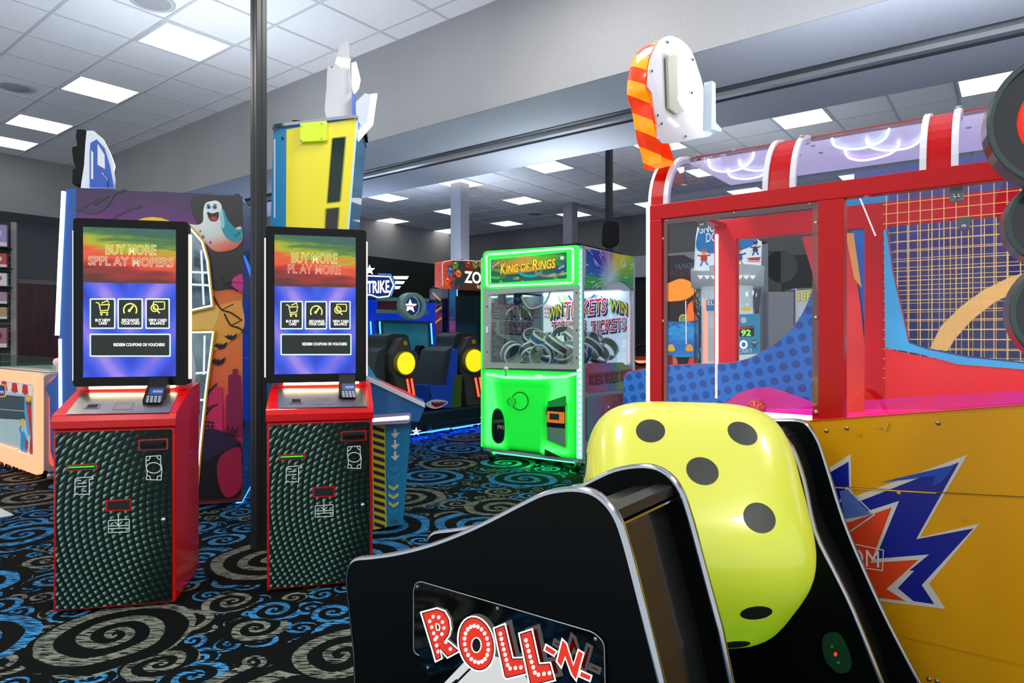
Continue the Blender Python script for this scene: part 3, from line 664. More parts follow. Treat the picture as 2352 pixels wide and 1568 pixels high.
for i in range(14):
    col = ['#c8483c', '#e8d8c8', '#7ab048', '#e8b0b0', '#48a0a0', '#e0c060'][i % 6]
    x_, z_ = C.P(-8 + (i % 7) * 8.4, 1040 - (i // 7) * 10 + (i % 3) * 3 + (i % 7) * 1.2, -.02)
    w = C.M @ Vector((x_, -.004, z_)); m = MB(); m.ell((0, 0, 0), (.024, .012, .022), EM(col, .35, col)); m.ell((0.0, -.001, .016), (.013, .011, .011), EM('#f0ece0', .3, '#f0ece0'))
    o_ = m.link('capsule_toy'); o_.location = w; o_.rotation_euler = (0, 0, R(YAW)); tag(o_, 'small round prize heaped behind the circus window', 'toy', 'prizes in the circus crane')
for x_, y_ in ((-.06, .1), (-.06, .7), (-1.4, .1)):
    m = MB(); m.lathe([(.03, -.012), (.034, 0), (.03, .012)], (x_, y_, .036), PR('#c8c0c0', .3, .5), 'x', 16); m.box(x_ - .02, x_ + .02, y_ - .02, y_ + .02, .06, .09, CHROME); C.part('caster', m)
m = MB(); m.box(-w_, -.1, .1, .7, zt + .005, zt + .02, PR('#cfd6d8', .3)); m.box(-w_, -.12, .12, .13, zt + .02, zt + .14, glass('#e8fff0', .5)); C.part('top_tray', m)
m = MB(); m.box(-.52, -.3, .3, .5, zt + .02, zt + .16, PR('#18c838', .2, 0, .4)); C.part('acrylic_box', m, 'clear green box on top')
for x_ in (-.16, -.0):
    m = MB(); m.lathe([(.012, 0), (.012, .05), (.03, .06), (.04, .085), (.03, .115), (0.001, .125)], (x_ - .06, .2, zt + .005), PR('#f0c0c8', .3, 0, .2), 'z', 14); C.part('joystick_ball', m)
# toy display at the left edge
SY = 8.6; SX = (24 - CX) / FPX * SY
S = T('display_stand', 'black slatwall stand of packaged toys at the left edge', 'display stand', (SX, SY, 0), 30)
zt_ = S.P(10, 508)[1]
m = MB(); m.box(-1.2, 0, .05, .12, .02, zt_, PR('#10201c', .5)); S.part('slatwall', m)
m = MB()
for k in range(24): m.box(-1.2, 0, .044, .05, .1 + k * .1, .112 + k * .1, PR('#6c7876', .5))
S.part('slats', m)
m = MB(); m.box(.0, .06, .03, .14, .0, zt_ + .0, PR('#a09a98', .5)); S.part('end_post', m, 'grey end post')
rows = [(565, '#a890c8', 'purple boxed toy on the top shelf of the stand', (515, 565)), (612, '#c83a34', 'red boxed toy on the second shelf of the stand', (580, 612)), (655, '#e8e4e8', 'white boxed toy on the third shelf of the stand', (625, 655)),
        (700, '#b88a9a', 'pale pink packet on the fourth hook row of the stand', (668, 695)), (732, '#b8a078', 'tan packet on the fifth hook row of the stand', (703, 730)), (800, '#b06a78', 'pink packet hanging low on the stand', (750, 795))]
for i, (yb, col, lab, (a0, a1)) in enumerate(rows):
    z1 = S.P(8, a1, -.1)[1]; z2 = S.P(8, a0, -.1)[1]; x1_ = S.P(22, a1, -.1)[0]
    if i < 3: m = MB(); m.box(-1.1, .02, -.2, .044, z1 - .03, z1 - .015, BLK); S.part('shelf', m)
    t = T('toy_package', lab, 'toy', S.M @ Vector((x1_ - .12, -.1, z1 - .014)), 30)
    h = z2 - z1
    t.part('box', MB().box(-.1, .1, -.06, .06, 0, h, PR(col, .4)), bevel=.008)
    t.part('card', MB().box(-.1, .1, -.064, -.061, 0, h * .2, PR('#e8e0e0', .4)))
    t.part('picture', MB().prism(cir(0, h * .6, .05, h * .22), -.066, -.061, PR(['#d0b8e8', '#f0d8d0', '#d05060', '#88a8c8', '#d8a040', '#503040'][i], .4)))
# brown door panel and ledge on the recess wall
RT = T('x', 'x', 'x', (0, 0, 0), YAW); bpy.data.objects.remove(RT.e)
WX = LA - .96
q = NT('brown_wood'); oc, x, y, z = q.co(); nz = q.n('TexNoise'); mp = q.n('Mapping'); mp.inputs['Scale'].default_value = (3, 3, .6); q.l(oc, mp.inputs[0]); q.l(mp.outputs[0], nz.inputs[0]); nz.inputs['Scale'].default_value = 5; nz.inputs['Detail'].default_value = 6
q.l(q.ramp(nz.outputs[0], [(.3, '#3a1414'), (.55, '#54221e'), (.8, '#6a3028')]), q.b.inputs['Base Color']); q.b.inputs['Roughness'].default_value = .3; WOOD = q.m
ya, za = RT.PX(24, 836, WX); yb_, zb_ = RT.PX(30, 650, WX)
pn = T('panel_door', 'dark red brown wooden panel with a grey trim on the wall behind the candy crane', 'wall panel', RT.M @ Vector((WX + .01, ya, za)), YAW)
Wd = min(3.0, 5.5 - ya); Hh = zb_ - za
pn.part('panel', MB().box(.0, .03, 0, Wd, 0.02, Hh, WOOD)); pn.part('trim', MB().box(0, .05, -.06, Wd, Hh, Hh + .07, PR('#8f8886', .5)).box(0, .05, -.06, 0, -.02, Hh, PR('#8f8886', .5)))
pn.part('ledge', MB().box(0, .16, -.1, Wd, -.05, .02, PR('#5a5658', .4)))
# white sheet on the floor
p = RT.PZ(5, 1180, 0); v = RT.M @ Vector((p[0], p[1], 0))
m = MB(); pts = [RT.PZ(*p_, 0.0) for p_ in ((-30, 1166), (2, 1168), (32, 1183), (-30, 1195))]; m.prism([(a_ - p[0], b_ - p[1]) for a_, b_ in pts], .001, .004, PR('#c4d6d0', .4), 'z')
o_ = m.link('floor_plate'); o_.location = v; o_.rotation_euler = (0, 0, R(YAW)); tag(o_, 'pale plate lying on the carpet at the left edge', 'floor plate')
# ---------------------------------------------------------------- yellow tower game
Y = T('tower_game', 'tall yellow and blue tower game with hazard stripes, arrows and sloping blue console', 'arcade game', (-.88, 4.17, 0), 8)
YEL = PR('#dcd00c', .35, coat=.3); CY = PR('#0a78aa', .35, coat=.3); CY2 = PR('#1d8fc0', .35)
tw = [(629, 290), (822, 268), (812, 400), (801, 527), (797, 640), (795, 800), (850, 880), (850, 1210), (612, 1232), (606, 880), (622, 500)]
m = MB(); m.prism(Y.Ps(tw), 0, .62, CY); body = Y.part('tower', m, bevel=.01)
m = MB(); cn = [(800, 858), (850, 872), (975, 931), (975, 938), (962, 968), (850, 968), (800, 968)]
m.prism(Y.Ps(cn, -.06), -.06, .28, PR('#1467a8', .35, coat=.3)); con = Y.part('console', m, 'sloping blue console', bevel=.008)
m = MB(); m.prism(Y.Ps([(840, 864), (852, 868), (976, 926), (976, 936), (852, 878), (840, 874)], -.075), -.075, -.045, PR('#d8dce4', .3)); Y.part('console_trim', m, 'white edge trim', parent=con)
m = MB(); m.prism(Y.Ps([(760, 968), (945, 967), (925, 1206), (858, 1217), (760, 1230)]), .02, .3, CY2); base = Y.part('base', m, bevel=.008)
m = MB(); m.prism(Y.Ps(rq([(853, 953), (944, 948), (944, 965), (938, 972), (853, 976)], 3), -.07), -.07, .3, PR('#9a92b8', .4)); led = Y.part('light_band', m, 'glowing white band')
a = Y.art(y=-.07); a.poly(rq([(848, 961), (940, 954), (940, 963), (848, 969)], 3), EM('#ffffff', 2.6)); Y.part('lamp', a, parent=led)
a = Y.art(y=.02)
a.poly([(853, 976), (884, 974), (888, 1210), (858, 1217)], PR('#d8cc20', .4))
for k in range(14):
    y0_ = 977 + k * 17; a.poly([(856 + k * .25, y0_), (883, y0_ + 8), (883 + k * .25, y0_ + 17), (857 + k * .25, y0_ + 9)], PR('#1c2438', .5), keep=k > 0)
AW = PR('#e8ece8', .4)
for k in range(3): y0_ = 984 + k * 26; a.poly([(905, y0_), (910, y0_), (910, y0_ + 10), (918, y0_ + 9), (908, y0_ + 22), (897, y0_ + 12), (905, y0_ + 11)], AW, keep=k > 0)
def chev(cx, cy, w, h, th, mat, line=0):
    q_ = [(cx - w, cy), (cx, cy + h), (cx + w, cy - 1), (cx + w, cy - 1 + th), (cx, cy + h + th), (cx - w, cy + th)]
    if line: a.line(q_, 1, mat, True)
    else: a.poly(q_, mat)
chev(905, 1072, 9, 6, 5, PR('#5fc0e0', .4), 1); chev(904, 1088, 13, 10, 7, PR('#5fc0e0', .4), 1)
for yy in (1112, 1132, 1151): chev(904, yy, 11, 7, 7, AW); chev(904, yy + 1, 9.5, 6, 4.6, PR('#e0cc30', .4))
chev(903, 1170, 9, 6, 5, PR('#5fc0e0', .4), 1)
a.text('ICE', (897, 1203), (913, 1200), 9, PR('#1a2440', .4), PR('#8fb4c8', .4), .04, off=.02)
Y.part('base_print', a, parent=base)
for k in (872, 912): 
    m = MB(); x_, z_ = Y.P(k, 1212, .04); m.lathe([(.012, -.02), (.03, -.015), (.034, 0), (.03, .015), (.012, .02)], (x_, .1, .034), PR('#303030', .4), 'x', 14); m.box(x_ - .02, x_ + .02, .08, .12, .05, .12, PR('#9aa8a0', .4, .5)); Y.part('caster', m)
m = MB()
x_, z_ = Y.P(908, 893, .1); m.prism(rq([(x_ - .17, z_ + .035), (x_ - .1, z_ + .05), (x_ + .13, z_ - .05), (x_ + .13, z_ - .09), (x_ - .17, z_ - .015)], .015), .0, .2, PR('#d8141c', .25, 0, .25)); Y.part('push_button', m, 'big red push button', bevel=.012)
a = Y.art(y=-.0)
a.poly([(658, 297), (818, 272), (801, 527), (797, 640), (795, 800), (657, 812), (657, 527)], YEL)
a.poly([(818, 272), (823, 268), (802, 527), (797, 700), (794, 700), (797, 527)], PR('#b8d0e0', .4)); a.poly(rc(629, 320, 632.5, 500), PR('#b8d0e0', .4))
a.poly(rq([(762, 316), (796, 312), (783, 463), (750, 467)], 3), PR('#8f8a10', .4)); a.poly(rq([(764, 318), (793, 315), (780, 462), (752, 465)], 3), PR('#12261f', .08))
a.poly(rq([(747, 478), (781, 475), (777, 530), (745, 531)], 3), PR('#8f8a10', .4)); a.poly(rq([(750, 480), (778, 477), (774, 530), (747, 531)], 3), PR('#232822', .15))
a.poly(cir(649, 317, 3.2), DARK); a.poly(cir(689, 333, 1), DARK)
Y.part('side_panel', a, 'yellow side panel with dark slit windows', parent=body)
m = MB(); m.prism(Y.Ps(rq([(689, 283), (751, 277), (751, 322), (690, 325)], 4), -.03), -.03, -.0015, PR('#b8dc10', .3, 0, .25)); bx = Y.part('junction_box', m, 'lime plastic box', parent=body, bevel=.006)
m = MB()
for p in ((692, 289), (739, 284), (739, 318), (692, 322)): x_, z_ = Y.P(*p, -.03); m.lathe([(.006, -.004), (.006, 0)], (x_, -.03, z_), CHROME, 'y', 8)
Y.part('screw', m, parent=body)
m = MB(); tp_ = [(624, 296), (629, 285), (700, 276), (812, 263), (823, 266), (824, 272), (812, 270), (700, 283), (634, 291), (630, 300)]
m.prism(Y.Ps(tp_, -.02), -.02, .64, CHROME); Y.part('top_trim', m, 'chrome top edge trim', bevel=.003)
added_uplight(Y, -.55, -.08, .28, .6, Y.P(810, 262)[1] - .005, 11)
# toppers
m = MB(); m.prism(Y.Ps(sm([(750, 272), (750, 200), (752, 158), (757, 150), (761, 157), (768, 148), (776, 118), (780, 104), (785, 103), (790, 99), (796, 90), (801, 100), (803, 130), (806, 200), (808, 266)], 3), .2), .2, .22, PR('#b9babf', .6)); tpp = Y.part('topper_board', m, 'white shaped board')
a = Y.art(y=.2); a.poly([(774, 130), (806, 135), (803, 158), (790, 155), (784, 156), (769, 146)], EM('#fff8e6', 1)); Y.part('light_patch', a, parent=tpp)
WG = EM('#f4f6ff', 2.4)
m = MB(); m.prism(Y.Ps([(807, 145), (818, 141), (824, 165), (820, 185), (808, 201)], .16), .16, .3, WG); Y.part('lit_shape', m, 'small glowing white shape')
m = MB(); m.prism(Y.Ps([(808, 215), (815, 215), (815, 262), (832, 262), (832, 270), (822, 285), (808, 275)], .15), .15, .2, BLU2); Y.part('bracket', m, 'blue bracket')
m = MB(); m.prism(Y.Ps([(820, 320), (817, 235), (838, 214), (846, 216), (866, 215), (855, 285), (825, 318)], .14), .14, .18, EM('#dfe8ff', .9)); m.prism(Y.Ps([(852, 216), (866, 214), (857, 283), (822, 325), (820, 305), (843, 280)], .12), .12, .135, EM('#f2f2ff', 2.2)); Y.part('lit_shape', m, 'large glowing white shape')
# ---------------------------------------------------------------- green ring claw machine
cy_ = -35; cdv = Vector((math.cos(R(cy_)), math.sin(R(cy_)), 0))
K = T('claw_machine', 'glowing green KING OF RINGS claw machine with a rainbow side', 'arcade game', Vector((.63, 5.9, 0)) - cdv * 1.13, cy_)
CW, CDp, CH = 1.13, 1.137, 2.06
GP = EM('#22e53c', 1.7, '#0c7a1c'); GL = EM('#8affa6', 1.25, '#0c7a1c'); ALU = PR('#b8c4b8', .35, .4); SIL = PR('#c4c6d0', .35, .3)
m = MB()
for x0 in (0, CW - .045):
    for y0 in (0, CDp - .045): m.box(x0, x0 + .045, y0, y0 + .045, .1, CH, SIL)
m.box(0, CW, 0, CDp, .1, .14, SIL); m.box(0, CW, 0, CDp, CH - .03, CH, SIL)
K.part('frame', m, bevel=.004)
zw0 = K.P(1225, 846)[1]; zw1 = K.P(1225, 663)[1]        # window zone
sy0, sz0 = K.PX(1400, 832, CW)
m = MB(); m.box(.01, CW - .01, .02, CDp - .01, .14, zw0 - .0, PR('#8d93a4', .4)); K.part('lower_cabinet', m)
m = MB(); m.box(.01, CW - .01, .02, CDp - .01, zw1 + .02, CH - .03, PR('#cfd6e2', .4)); K.part('top_box', m)
# marquee: glowing rounded green frame around the sign
o = K.Ps(rq([(1110, 577), (1330, 562), (1330, 655), (1111, 663)], 10), -.02); i_ = K.Ps(rq([(1126, 596), (1303, 578), (1303, 640), (1127, 651)], 4), -.02)
m = MB(); m.ring(o, i_, -.03, .02, GP, inner=GL); mq = K.part('marquee_frame', m, 'glowing green sign frame', bevel=.012)
a = K.art(y=-.031)
a.line(rq([(1117, 585), (1316, 569), (1316, 649), (1118, 657)], 8), 5.5, EM('#c8ffd4', 1.15), True)
K.part('glow_line', a, parent=mq)
a = K.art(y=-.012)
SG = lambda h, s=.95: EM(h, s)
sg = [(1122, 594), (1304, 577), (1304, 641), (1123, 652)]
a.poly(sg, graded('sign_print', 'x', .05, .95, [(0, '#1c7a68'), (.25, '#7a9a20'), (.5, '#d89a3c'), (.7, '#5cc818'), (1, '#10703c')], .9, .4, (4, 1, 6)))
a.poly([(1122, 620), (1170, 630), (1304, 612), (1304, 641), (1123, 652)], SG('#126050'))
for cx_, cy2, rx, col in ((1140, 622, 24, '#38b828'), (1175, 640, 26, '#60b818'), (1218, 618, 26, '#20a0a8'), (1262, 618, 32, '#8a7a70'), (1292, 628, 20, '#40b030')):
    a.line([(cx_ + rx * math.cos(R(q_)), cy2 + 12 * math.sin(R(q_)) + 4) for q_ in range(0, 181, 20)], 6, SG(col)); a.line([(cx_ + rx * math.cos(R(q_)), cy2 + 7 * math.sin(R(q_)) - 1) for q_ in range(180, 361, 20)], 3, SG('#0c4a44'))
a.line([(1276, 621), (1290, 614), (1304, 603)], 9, SG('#203c80')); a.text('600', (1283, 619), (1296, 613), 6, SG('#e8f0f0'))
a.text('900', (1288, 634), (1301, 630), 6, SG('#d8f0c0')); a.text('150', (1180, 643), (1192, 641), 6, SG('#d0f080')); a.text('1000', (1260, 636), (1276, 632), 6, SG('#e0d8c8'))
a.poly([(1127, 614), (1149, 599), (1150, 604), (1129, 619)], SG('#c04a28')); a.text('SLAMMIN', (1130, 616), (1148, 603.5), 4, SG('#ffe8d0'))
a.poly(cir(1291, 592, 4.5), SG('#e8f0e8')); a.text('r', (1289.5, 595), (1293, 594.5), 5, SG('#e06020'))
K.part('sign_picture', a)
a = K.art(y=-.014)
def kword(s_, x0, y0, x1, y1, h):
    a.text(s_, (x0, y0), (x1, y1), h, SG('#ffe420', 1.05), SG('#d02418'), .045, off=.012, shear=.12)
kword('K', 1150, 629, 1160, 628, 24); kword('ING', 1163, 627, 1190, 624, 18); kword('OF', 1196, 623, 1216, 621, 17); kword('R', 1223, 620, 1235, 619, 24); kword('INGS', 1237, 619, 1275, 614, 20)
K.part('sign_lettering', a, 'yellow lettering edged red')
# window frame and pane
o = K.Ps([(1113, 664), (1332, 653), (1330, 848), (1114, 845)], -.015); i_ = K.Ps([(1123, 677), (1317, 664), (1317, 838), (1125, 832)], -.015)
m = MB(); m.ring(o, i_, -.02, .02, ALU); wf = K.part('window_frame', m, 'silver green window frame')
xs = [p[0] for p in i_]; zs = [p[1] for p in i_]
K.part('front_pane', MB().box(min(xs), max(xs), 0, .006, min(zs), max(zs), glass('#f4fffa', .5)))
m = MB()
for p in ((1119, 704), (1119, 808), (1324, 672), (1324, 758), (1324, 822)): x_, z_ = K.P(*p, -.02); m.lathe([(.006, -.004), (.008, 0)], (x_, -.02, z_), DARK, 'y', 10)
x_, z_ = K.P(1120, 757, -.02); m.box(x_ - .012, x_ + .018, -.035, -.02, z_ - .03, z_ + .03, CHROME); K.part('latch', m, parent=wf)
# lower door: glowing moulded panel
dz0 = K.P(1220, 1064)[1]; dz1 = K.P(1220, 850)[1]
def gd_(x0, y0, x1, y1, n=40):
    pass
NXg, NZg = 56, 60; xa, xb = .005, CW - .055; vs = []; 
for j in range(NZg + 1):
    for i in range(NXg + 1):
        u, v = i / NXg, j / NZg; x_ = xa + (xb - xa) * u; z_ = .13 + (dz1 - .13) * v
        e = min(1, min(u, 1 - u) * 14) * min(1, min(v, 1 - v) * 14); d = -.05 * e ** .5
        # recessed hopper channel: funnel down the middle, pocket at right
        fn = .5 - .17 * max(0, min(1, (v - .1) / .8)) ; 
        c = max(0, 1 - abs(u - .47) / (.20 + .16 * v)) if v < .93 else 0
        d += .03 * min(1, c * 4) * min(1, max(0, .93 - v) * 8)
        pk = 1 if (.70 < u < .92 and .1 < v < .62) else 0
        ee = min(1, max(0, min(u - .66, .95 - u) * 22)) * min(1, max(0, min(v - .08 - (.9 - u) * .2, .68 + (u - .9) * .4 - v) * 14)); d += .035 * ee
        vs.append((x_, d, z_))
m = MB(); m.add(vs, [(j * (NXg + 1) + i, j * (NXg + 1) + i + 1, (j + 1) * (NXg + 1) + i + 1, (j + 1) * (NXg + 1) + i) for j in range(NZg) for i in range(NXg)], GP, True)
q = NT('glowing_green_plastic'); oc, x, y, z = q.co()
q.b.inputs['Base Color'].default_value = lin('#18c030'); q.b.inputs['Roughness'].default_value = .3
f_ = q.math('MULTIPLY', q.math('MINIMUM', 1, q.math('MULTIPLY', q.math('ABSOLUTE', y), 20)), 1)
q.l(q.ramp(f_, [(0, '#0a7a18'), (.35, '#12b028'), (.7, '#18dc38'), (1, '#5aff7c')]), q.b.inputs['Emission Color']); q.b.inputs['Emission Strength'].default_value = 1.15  # recesses darker in the emission, shading put into the glow
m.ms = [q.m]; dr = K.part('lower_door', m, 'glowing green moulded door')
K.part('door_back', MB().box(.005, CW - .055, -.0005, .02, .13, dz1, PR('#0f8a20', .4)))
m = MB(); lnp = [K.P(*p, -.052) for p in ((1117, 858), (1160, 866), (1230, 868), (1300, 864), (1322, 858))]; m.tube([(x_, -.055, z_) for x_, z_ in lnp], .013, EM('#a8ffc0', 1.3)); K.part('glow_bar', m, parent=dr)
x_, z_ = K.P(1162, 852, -.07)
m = MB(); m.lathe([(.008, -.05), (.008, 0), (.02, .005), (.026, .022), (.02, .042), (.001, .048)], (x_, -.07, z_), PR('#c8f0d0', .2, .3), 'z', 16); K.part('joystick', m, parent=dr)
m = MB(); x_, z_ = K.P(1237, 861, -.07); m.lathe([(.03, -.012), (.03, 0), (.0, .004)], (x_, -.07, z_), EM('#e8ffee', 1.2), 'z', 18); K.part('start_button', m, parent=dr)
a = K.art(y=-.053)
# embossed twin rings, prize opening, ticket pocket, grille
a = K.art(y=-.056)
for c_, r_ in (((1194, 921), 19), ((1175, 922), 9)):
    a.line(cir(c_[0], c_[1], r_, r_ * 1.08), 2.6, PR('#0a7a1c', .5, 0, .0), True)
a.poly(cir(1175, 922, 8.5, 11), EM('#16cc30', .8, '#0c7a1c'))
po = sm([(1130, 958), (1137, 939), (1150, 941), (1158, 962), (1159, 1000), (1153, 1016), (1139, 1017), (1130, 1000)])
a.poly(po, PR('#0b5a18', .3, 0, .15)); a.poly([(a_ * .86 + 1145 * .14, b_ * .9 + 980 * .1) for a_, b_ in po], PR('#07190c', .25))
a.poly([(1132, 965), (1158, 962), (1158, 970), (1132, 972)], PR('#2a6a20', .3)); a.text('PRI', (1143, 985), (1157, 986), 9, PR('#e0c090', .4), PR('#401008', .4), .03)
K.part('prize_opening', a, 'dark prize opening and ring emblem', parent=dr); a = K.art(y=-.056)
a.poly([(1258, 922), (1300, 908), (1301, 932), (1257, 938)], EM('#169a30', .5, '#0c5a1c'))
a.poly([(1256, 935), (1298, 932), (1298, 984), (1256, 980)], PR('#06140a', .3)); a.poly([(1256, 980), (1298, 984), (1299, 1028), (1257, 1010)], PR('#7ba886', .35, .3))
a.poly([(1251, 1031), (1290, 1050), (1251, 1046)], PR('#0a3014', .5))
K.part('card_pocket', a, parent=dr)
m = MB(); x0, z0 = K.P(1258, 969, -.07); x1, z1 = K.P(1295, 947, -.07); m.box(x0, x1, -.085, -.056, z0, z1, EM('#e87828', .55, '#c06020')); m.box(x0 + .03, x1 - .04, -.088, -.085, z0 + .03, z1 - .015, PR('#1a3a20', .3)); K.part('card_reader', m, 'orange card reader', parent=dr, bevel=.006)
# corner strip of leds
m = MB(); m.box(CW - .05, CW + .002, -.012, .0, .14, CH - .04, EM('#8cf8c8', 1.3)); K.part('light_strip', m, 'green white light strip')
m = MB()
for k in range(34): m.box(CW - .04, CW - .006, -.014, -.012, .17 + k * .0545, .195 + k * .0545, EM('#e8fff8', 2.2))
K.part('light_dot', m)
m = MB(); m.box(-.012, .002, -.01, .02, .14, CH - .04, EM('#30e850', 1.4)); K.part('light_strip', m)
added_uplight(K, .1, CW - .1, .1, CDp - .1, CH, 11)
K.part('under_lamp', MB().box(.1, CW - .1, .03, .09, .085, .098, EM('#20ff50', 16)).box(CW - .06, CW - .02, .1, CDp - .1, .085, .098, EM('#20ff50', 6)), 'green light under the cabinet')
# interior
m = MB(); m.box(.04, CW - .04, CDp - .06, CDp - .03, zw0 - .05, zw1 + .03, EM('#e8f2f8', .55, '#e8ecf0')); bk = K.part('back_panel', m, 'white back panel with WIN TICKETS print')  # panel glows a little to imitate the lamp-lit interior
a = K.art(y=CDp - .061)
def swirl(cx_, cy2, r0, n, a0, a1, cols, wd, E=.5):
    for k in range(n): a.line([(cx_ + (r0 + k * wd) * math.cos(R(q_)), cy2 + (r0 + k * wd) * .8 * math.sin(R(q_))) for q_ in range(a0, a1 + 1, 8)], wd * .8, EM(cols[k % len(cols)], E, cols[k % len(cols)]), keep=k > 0)
swirl(1345, 670, 22, 9, 20, 180, ['#2868c8', '#58b8e8', '#e8f4ff', '#1c4aa8', '#9ae0d8', '#a8d868', '#d8ecb0', '#90d0a0', '#e8f8d8'], 6)
swirl(1250, 760, 40, 7, 270, 330, ['#c8a0d8', '#e8d8f0', '#d8a8a0', '#f0d8c8', '#b890d0', '#e8c0b8', '#f0e4f0'], 6)
TK = lambda h: EM(h, .5, h)
def tick(s_, p, q_, h, col='#d03440'): a.text(s_, (p[0] + 2, p[1] + 3), (q_[0] + 2, q_[1] + 3), h, TK('#1c2c60'), TK('#1c2c60'), .06, off=.03); a.text(s_, p, q_, h, TK(col), TK('#f4f4f8' if col[1] == 'd' else '#1c2c60'), .045, off=.015, shear=.1)
tick('WIN', (1261, 736), (1291, 722), 26, '#e8e020'); tick('TICKETS', (1296, 728), (1392, 718), 34); tick('WIN', (1402, 712), (1440, 722), 25, '#e8e020')
tick('TICKETS', (1267, 766), (1344, 760), 26); tick('TICKETS', (1357, 765), (1436, 756), 27)
a.poly(star(1267, 697, 6), TK('#ffffff')); a.poly(star(1398, 726, 6), TK('#ffffff'))
K.part('back_print', a, parent=bk)
K.part('left_pane', MB().box(.014, .022, .05, CDp - .05, zw0, zw1, glass('#dfeef2', .6)))
m = MB(); m.box(CW - .02, CW - .012, .05, CDp - .05, zw0 - .1, zw1 + .05, glass('#f0f8ff', .6)); K.part('right_pane', m)
K.part('inner_floor', MB().box(.03, CW - .03, .03, CDp - .06, zw0 - .03, zw0 + .01, PR('#b8c8d0', .4)))
m = MB(); m.box(.1, CW - .1, .08, .11, zw1 - .0, zw1 + .02, EM('#ffffff', 7)); m.box(.1, CW - .1, CDp - .16, CDp - .12, zw1 - .0, zw1 + .02, EM('#ffffff', 7)); K.part('inner_lamp', m)
m = MB(); cx0, cz0 = K.P(1190, 700, .45)
m.lathe([(.045, .12), (.05, .02), (.03, 0)], (cx0, .45, zw1 - .12), PR('#3a4450', .3, .6), 'z', 16)
for k in range(4):
    an = R(45 + 90 * k); c_, s_ = math.cos(an), math.sin(an)
    m.tube([(cx0 + c_ * .03, .45 + s_ * .03, zw1 - .13), (cx0 + c_ * .1, .45 + s_ * .1, zw1 - .18), (cx0 + c_ * .15, .45 + s_ * .15, zw1 - .27), (cx0 + c_ * .14, .45 + s_ * .14, zw1 - .34)], .007, CHROME)
m.tube(sm([(cx0 + .03, .45, zw1 - .02), (cx0 + .16, .42, zw1 - .16), (cx0 + .32, .45, zw1 - .12), (cx0 + .36, .5, zw1 + .0)], 5, False), .01, PR('#e8eef2', .3)); m.box(.05, CW - .05, .43, .47, zw1 - .0, zw1 + .02, PR('#606870', .3, .6))
K.part('claw', m, 'hanging silver claw')
# right side prints
CWX = CW + .001
a = K.art(x=CWX)
sd = [(1348, 571), (1455, 589), (1455, 668), (1440, 652), (1425, 645), (1408, 645), (1392, 655), (1375, 662), (1346, 662)]
q = NT('rainbow_print'); oc, x, y, z = q.co()
hy, hz = K.PX(1402, 640, CW)
th = q.math('ARCTAN2', q.math('SUBTRACT', z, hz), q.math('SUBTRACT', y, hy)); rr = q.math('SQRT', q.math('ADD', q.math('POWER', q.math('SUBTRACT', z, hz), 2), q.math('POWER', q.math('SUBTRACT', y, hy), 2)))
nz = q.n('TexNoise'); nz.inputs['Scale'].default_value = 9; cmb = q.n('CombineXYZ'); q.l(q.math('MULTIPLY', th, 2.2), cmb.inputs[0]); q.l(q.math('MULTIPLY', rr, .5), cmb.inputs[1]); q.l(cmb.outputs[0], nz.inputs[0])
f_ = q.math('ADD', q.math('DIVIDE', th, 3.2), q.math('MULTIPLY', q.math('SUBTRACT', nz.outputs[0], .5), .12))
c1 = q.ramp(f_, [(-.0, '#3fae5c'), (.1, '#8ad030'), (.22, '#f0e81c'), (.38, '#f2dc30'), (.46, '#d8702c'), (.55, '#c8a0d8'), (.68, '#6a2cb4'), (.82, '#2c3cb8'), (1, '#2878c8')])
c2 = q.mix(q.math('GREATER_THAN', nz.outputs[0], .62), c1, '#f4f4ff'); c3 = q.mix(q.math('MINIMUM', 1, q.math('MULTIPLY', rr, 4)), '#c8e8f0', c2)
q.l(c3, q.b.inputs['Base Color']); q.b.inputs['Roughness'].default_value = .3; RB = q.m
a.poly(sd, RB); K.part('side_print', a, 'rainbow print on the upper side'); a = K.art(x=CWX)
a.poly([(1348, 834), (1430, 832), (1452, 850), (1452, 893), (1348, 901)], graded('ticket_print', 'y', .05, 1.1, [(0, '#c85070'), (.4, '#a070b8'), (.5, '#4a80c8'), (.7, '#78b860'), (1, '#c8509a')], .25, .5, (1, 6, 3)))
for k, (x0, y0, w2) in enumerate(((1351, 882, 34), (1388, 878, 32), (1424, 874, 28))):
    a.text('TICKETS', (x0 + 1.5, y0 + 2.5), (x0 + w2 + 1.5, y0 - .5), 22, PR('#1a2036', .4), off=.04); a.text('TICKETS', (x0, y0), (x0 + w2, y0 - 3), 22, PR('#b83440', .4), PR('#281830', .4), .05, shear=.1)
K.part('side_print', a, 'print of repeated TICKETS words'); a = K.art(x=CWX)
a.poly([(1348, 912), (1432, 903), (1428, 1000), (1380, 1005), (1348, 1010)], graded('lower_print', 'y', .05, .9, [(0, '#5a8a88'), (.3, '#7a6a90'), (.6, '#a04050'), (1, '#602040')], 0, .9, (1, 3, 8)))
a.poly(star(1398, 934, 4), PR('#e8e8f0')); a.poly(star(1406, 945, 3), PR('#e8e8f0'))
K.part('side_print', a, 'dark red and green lower print')
for x_, y_ in ((.08, .06), (CW - .08, .06), (.08, CDp - .08), (CW - .08, CDp - .08)):
    m = MB(); m.lathe([(.015, -.016), (.036, -.014), (.038, 0), (.036, .014), (.015, .016)], (x_, y_, .04), BLK, 'x', 18); m.box(x_ - .025, x_ + .025, y_ - .02, y_ + .02, .06, .1, PR('#58c060', .3, .5)); K.part('caster', m)
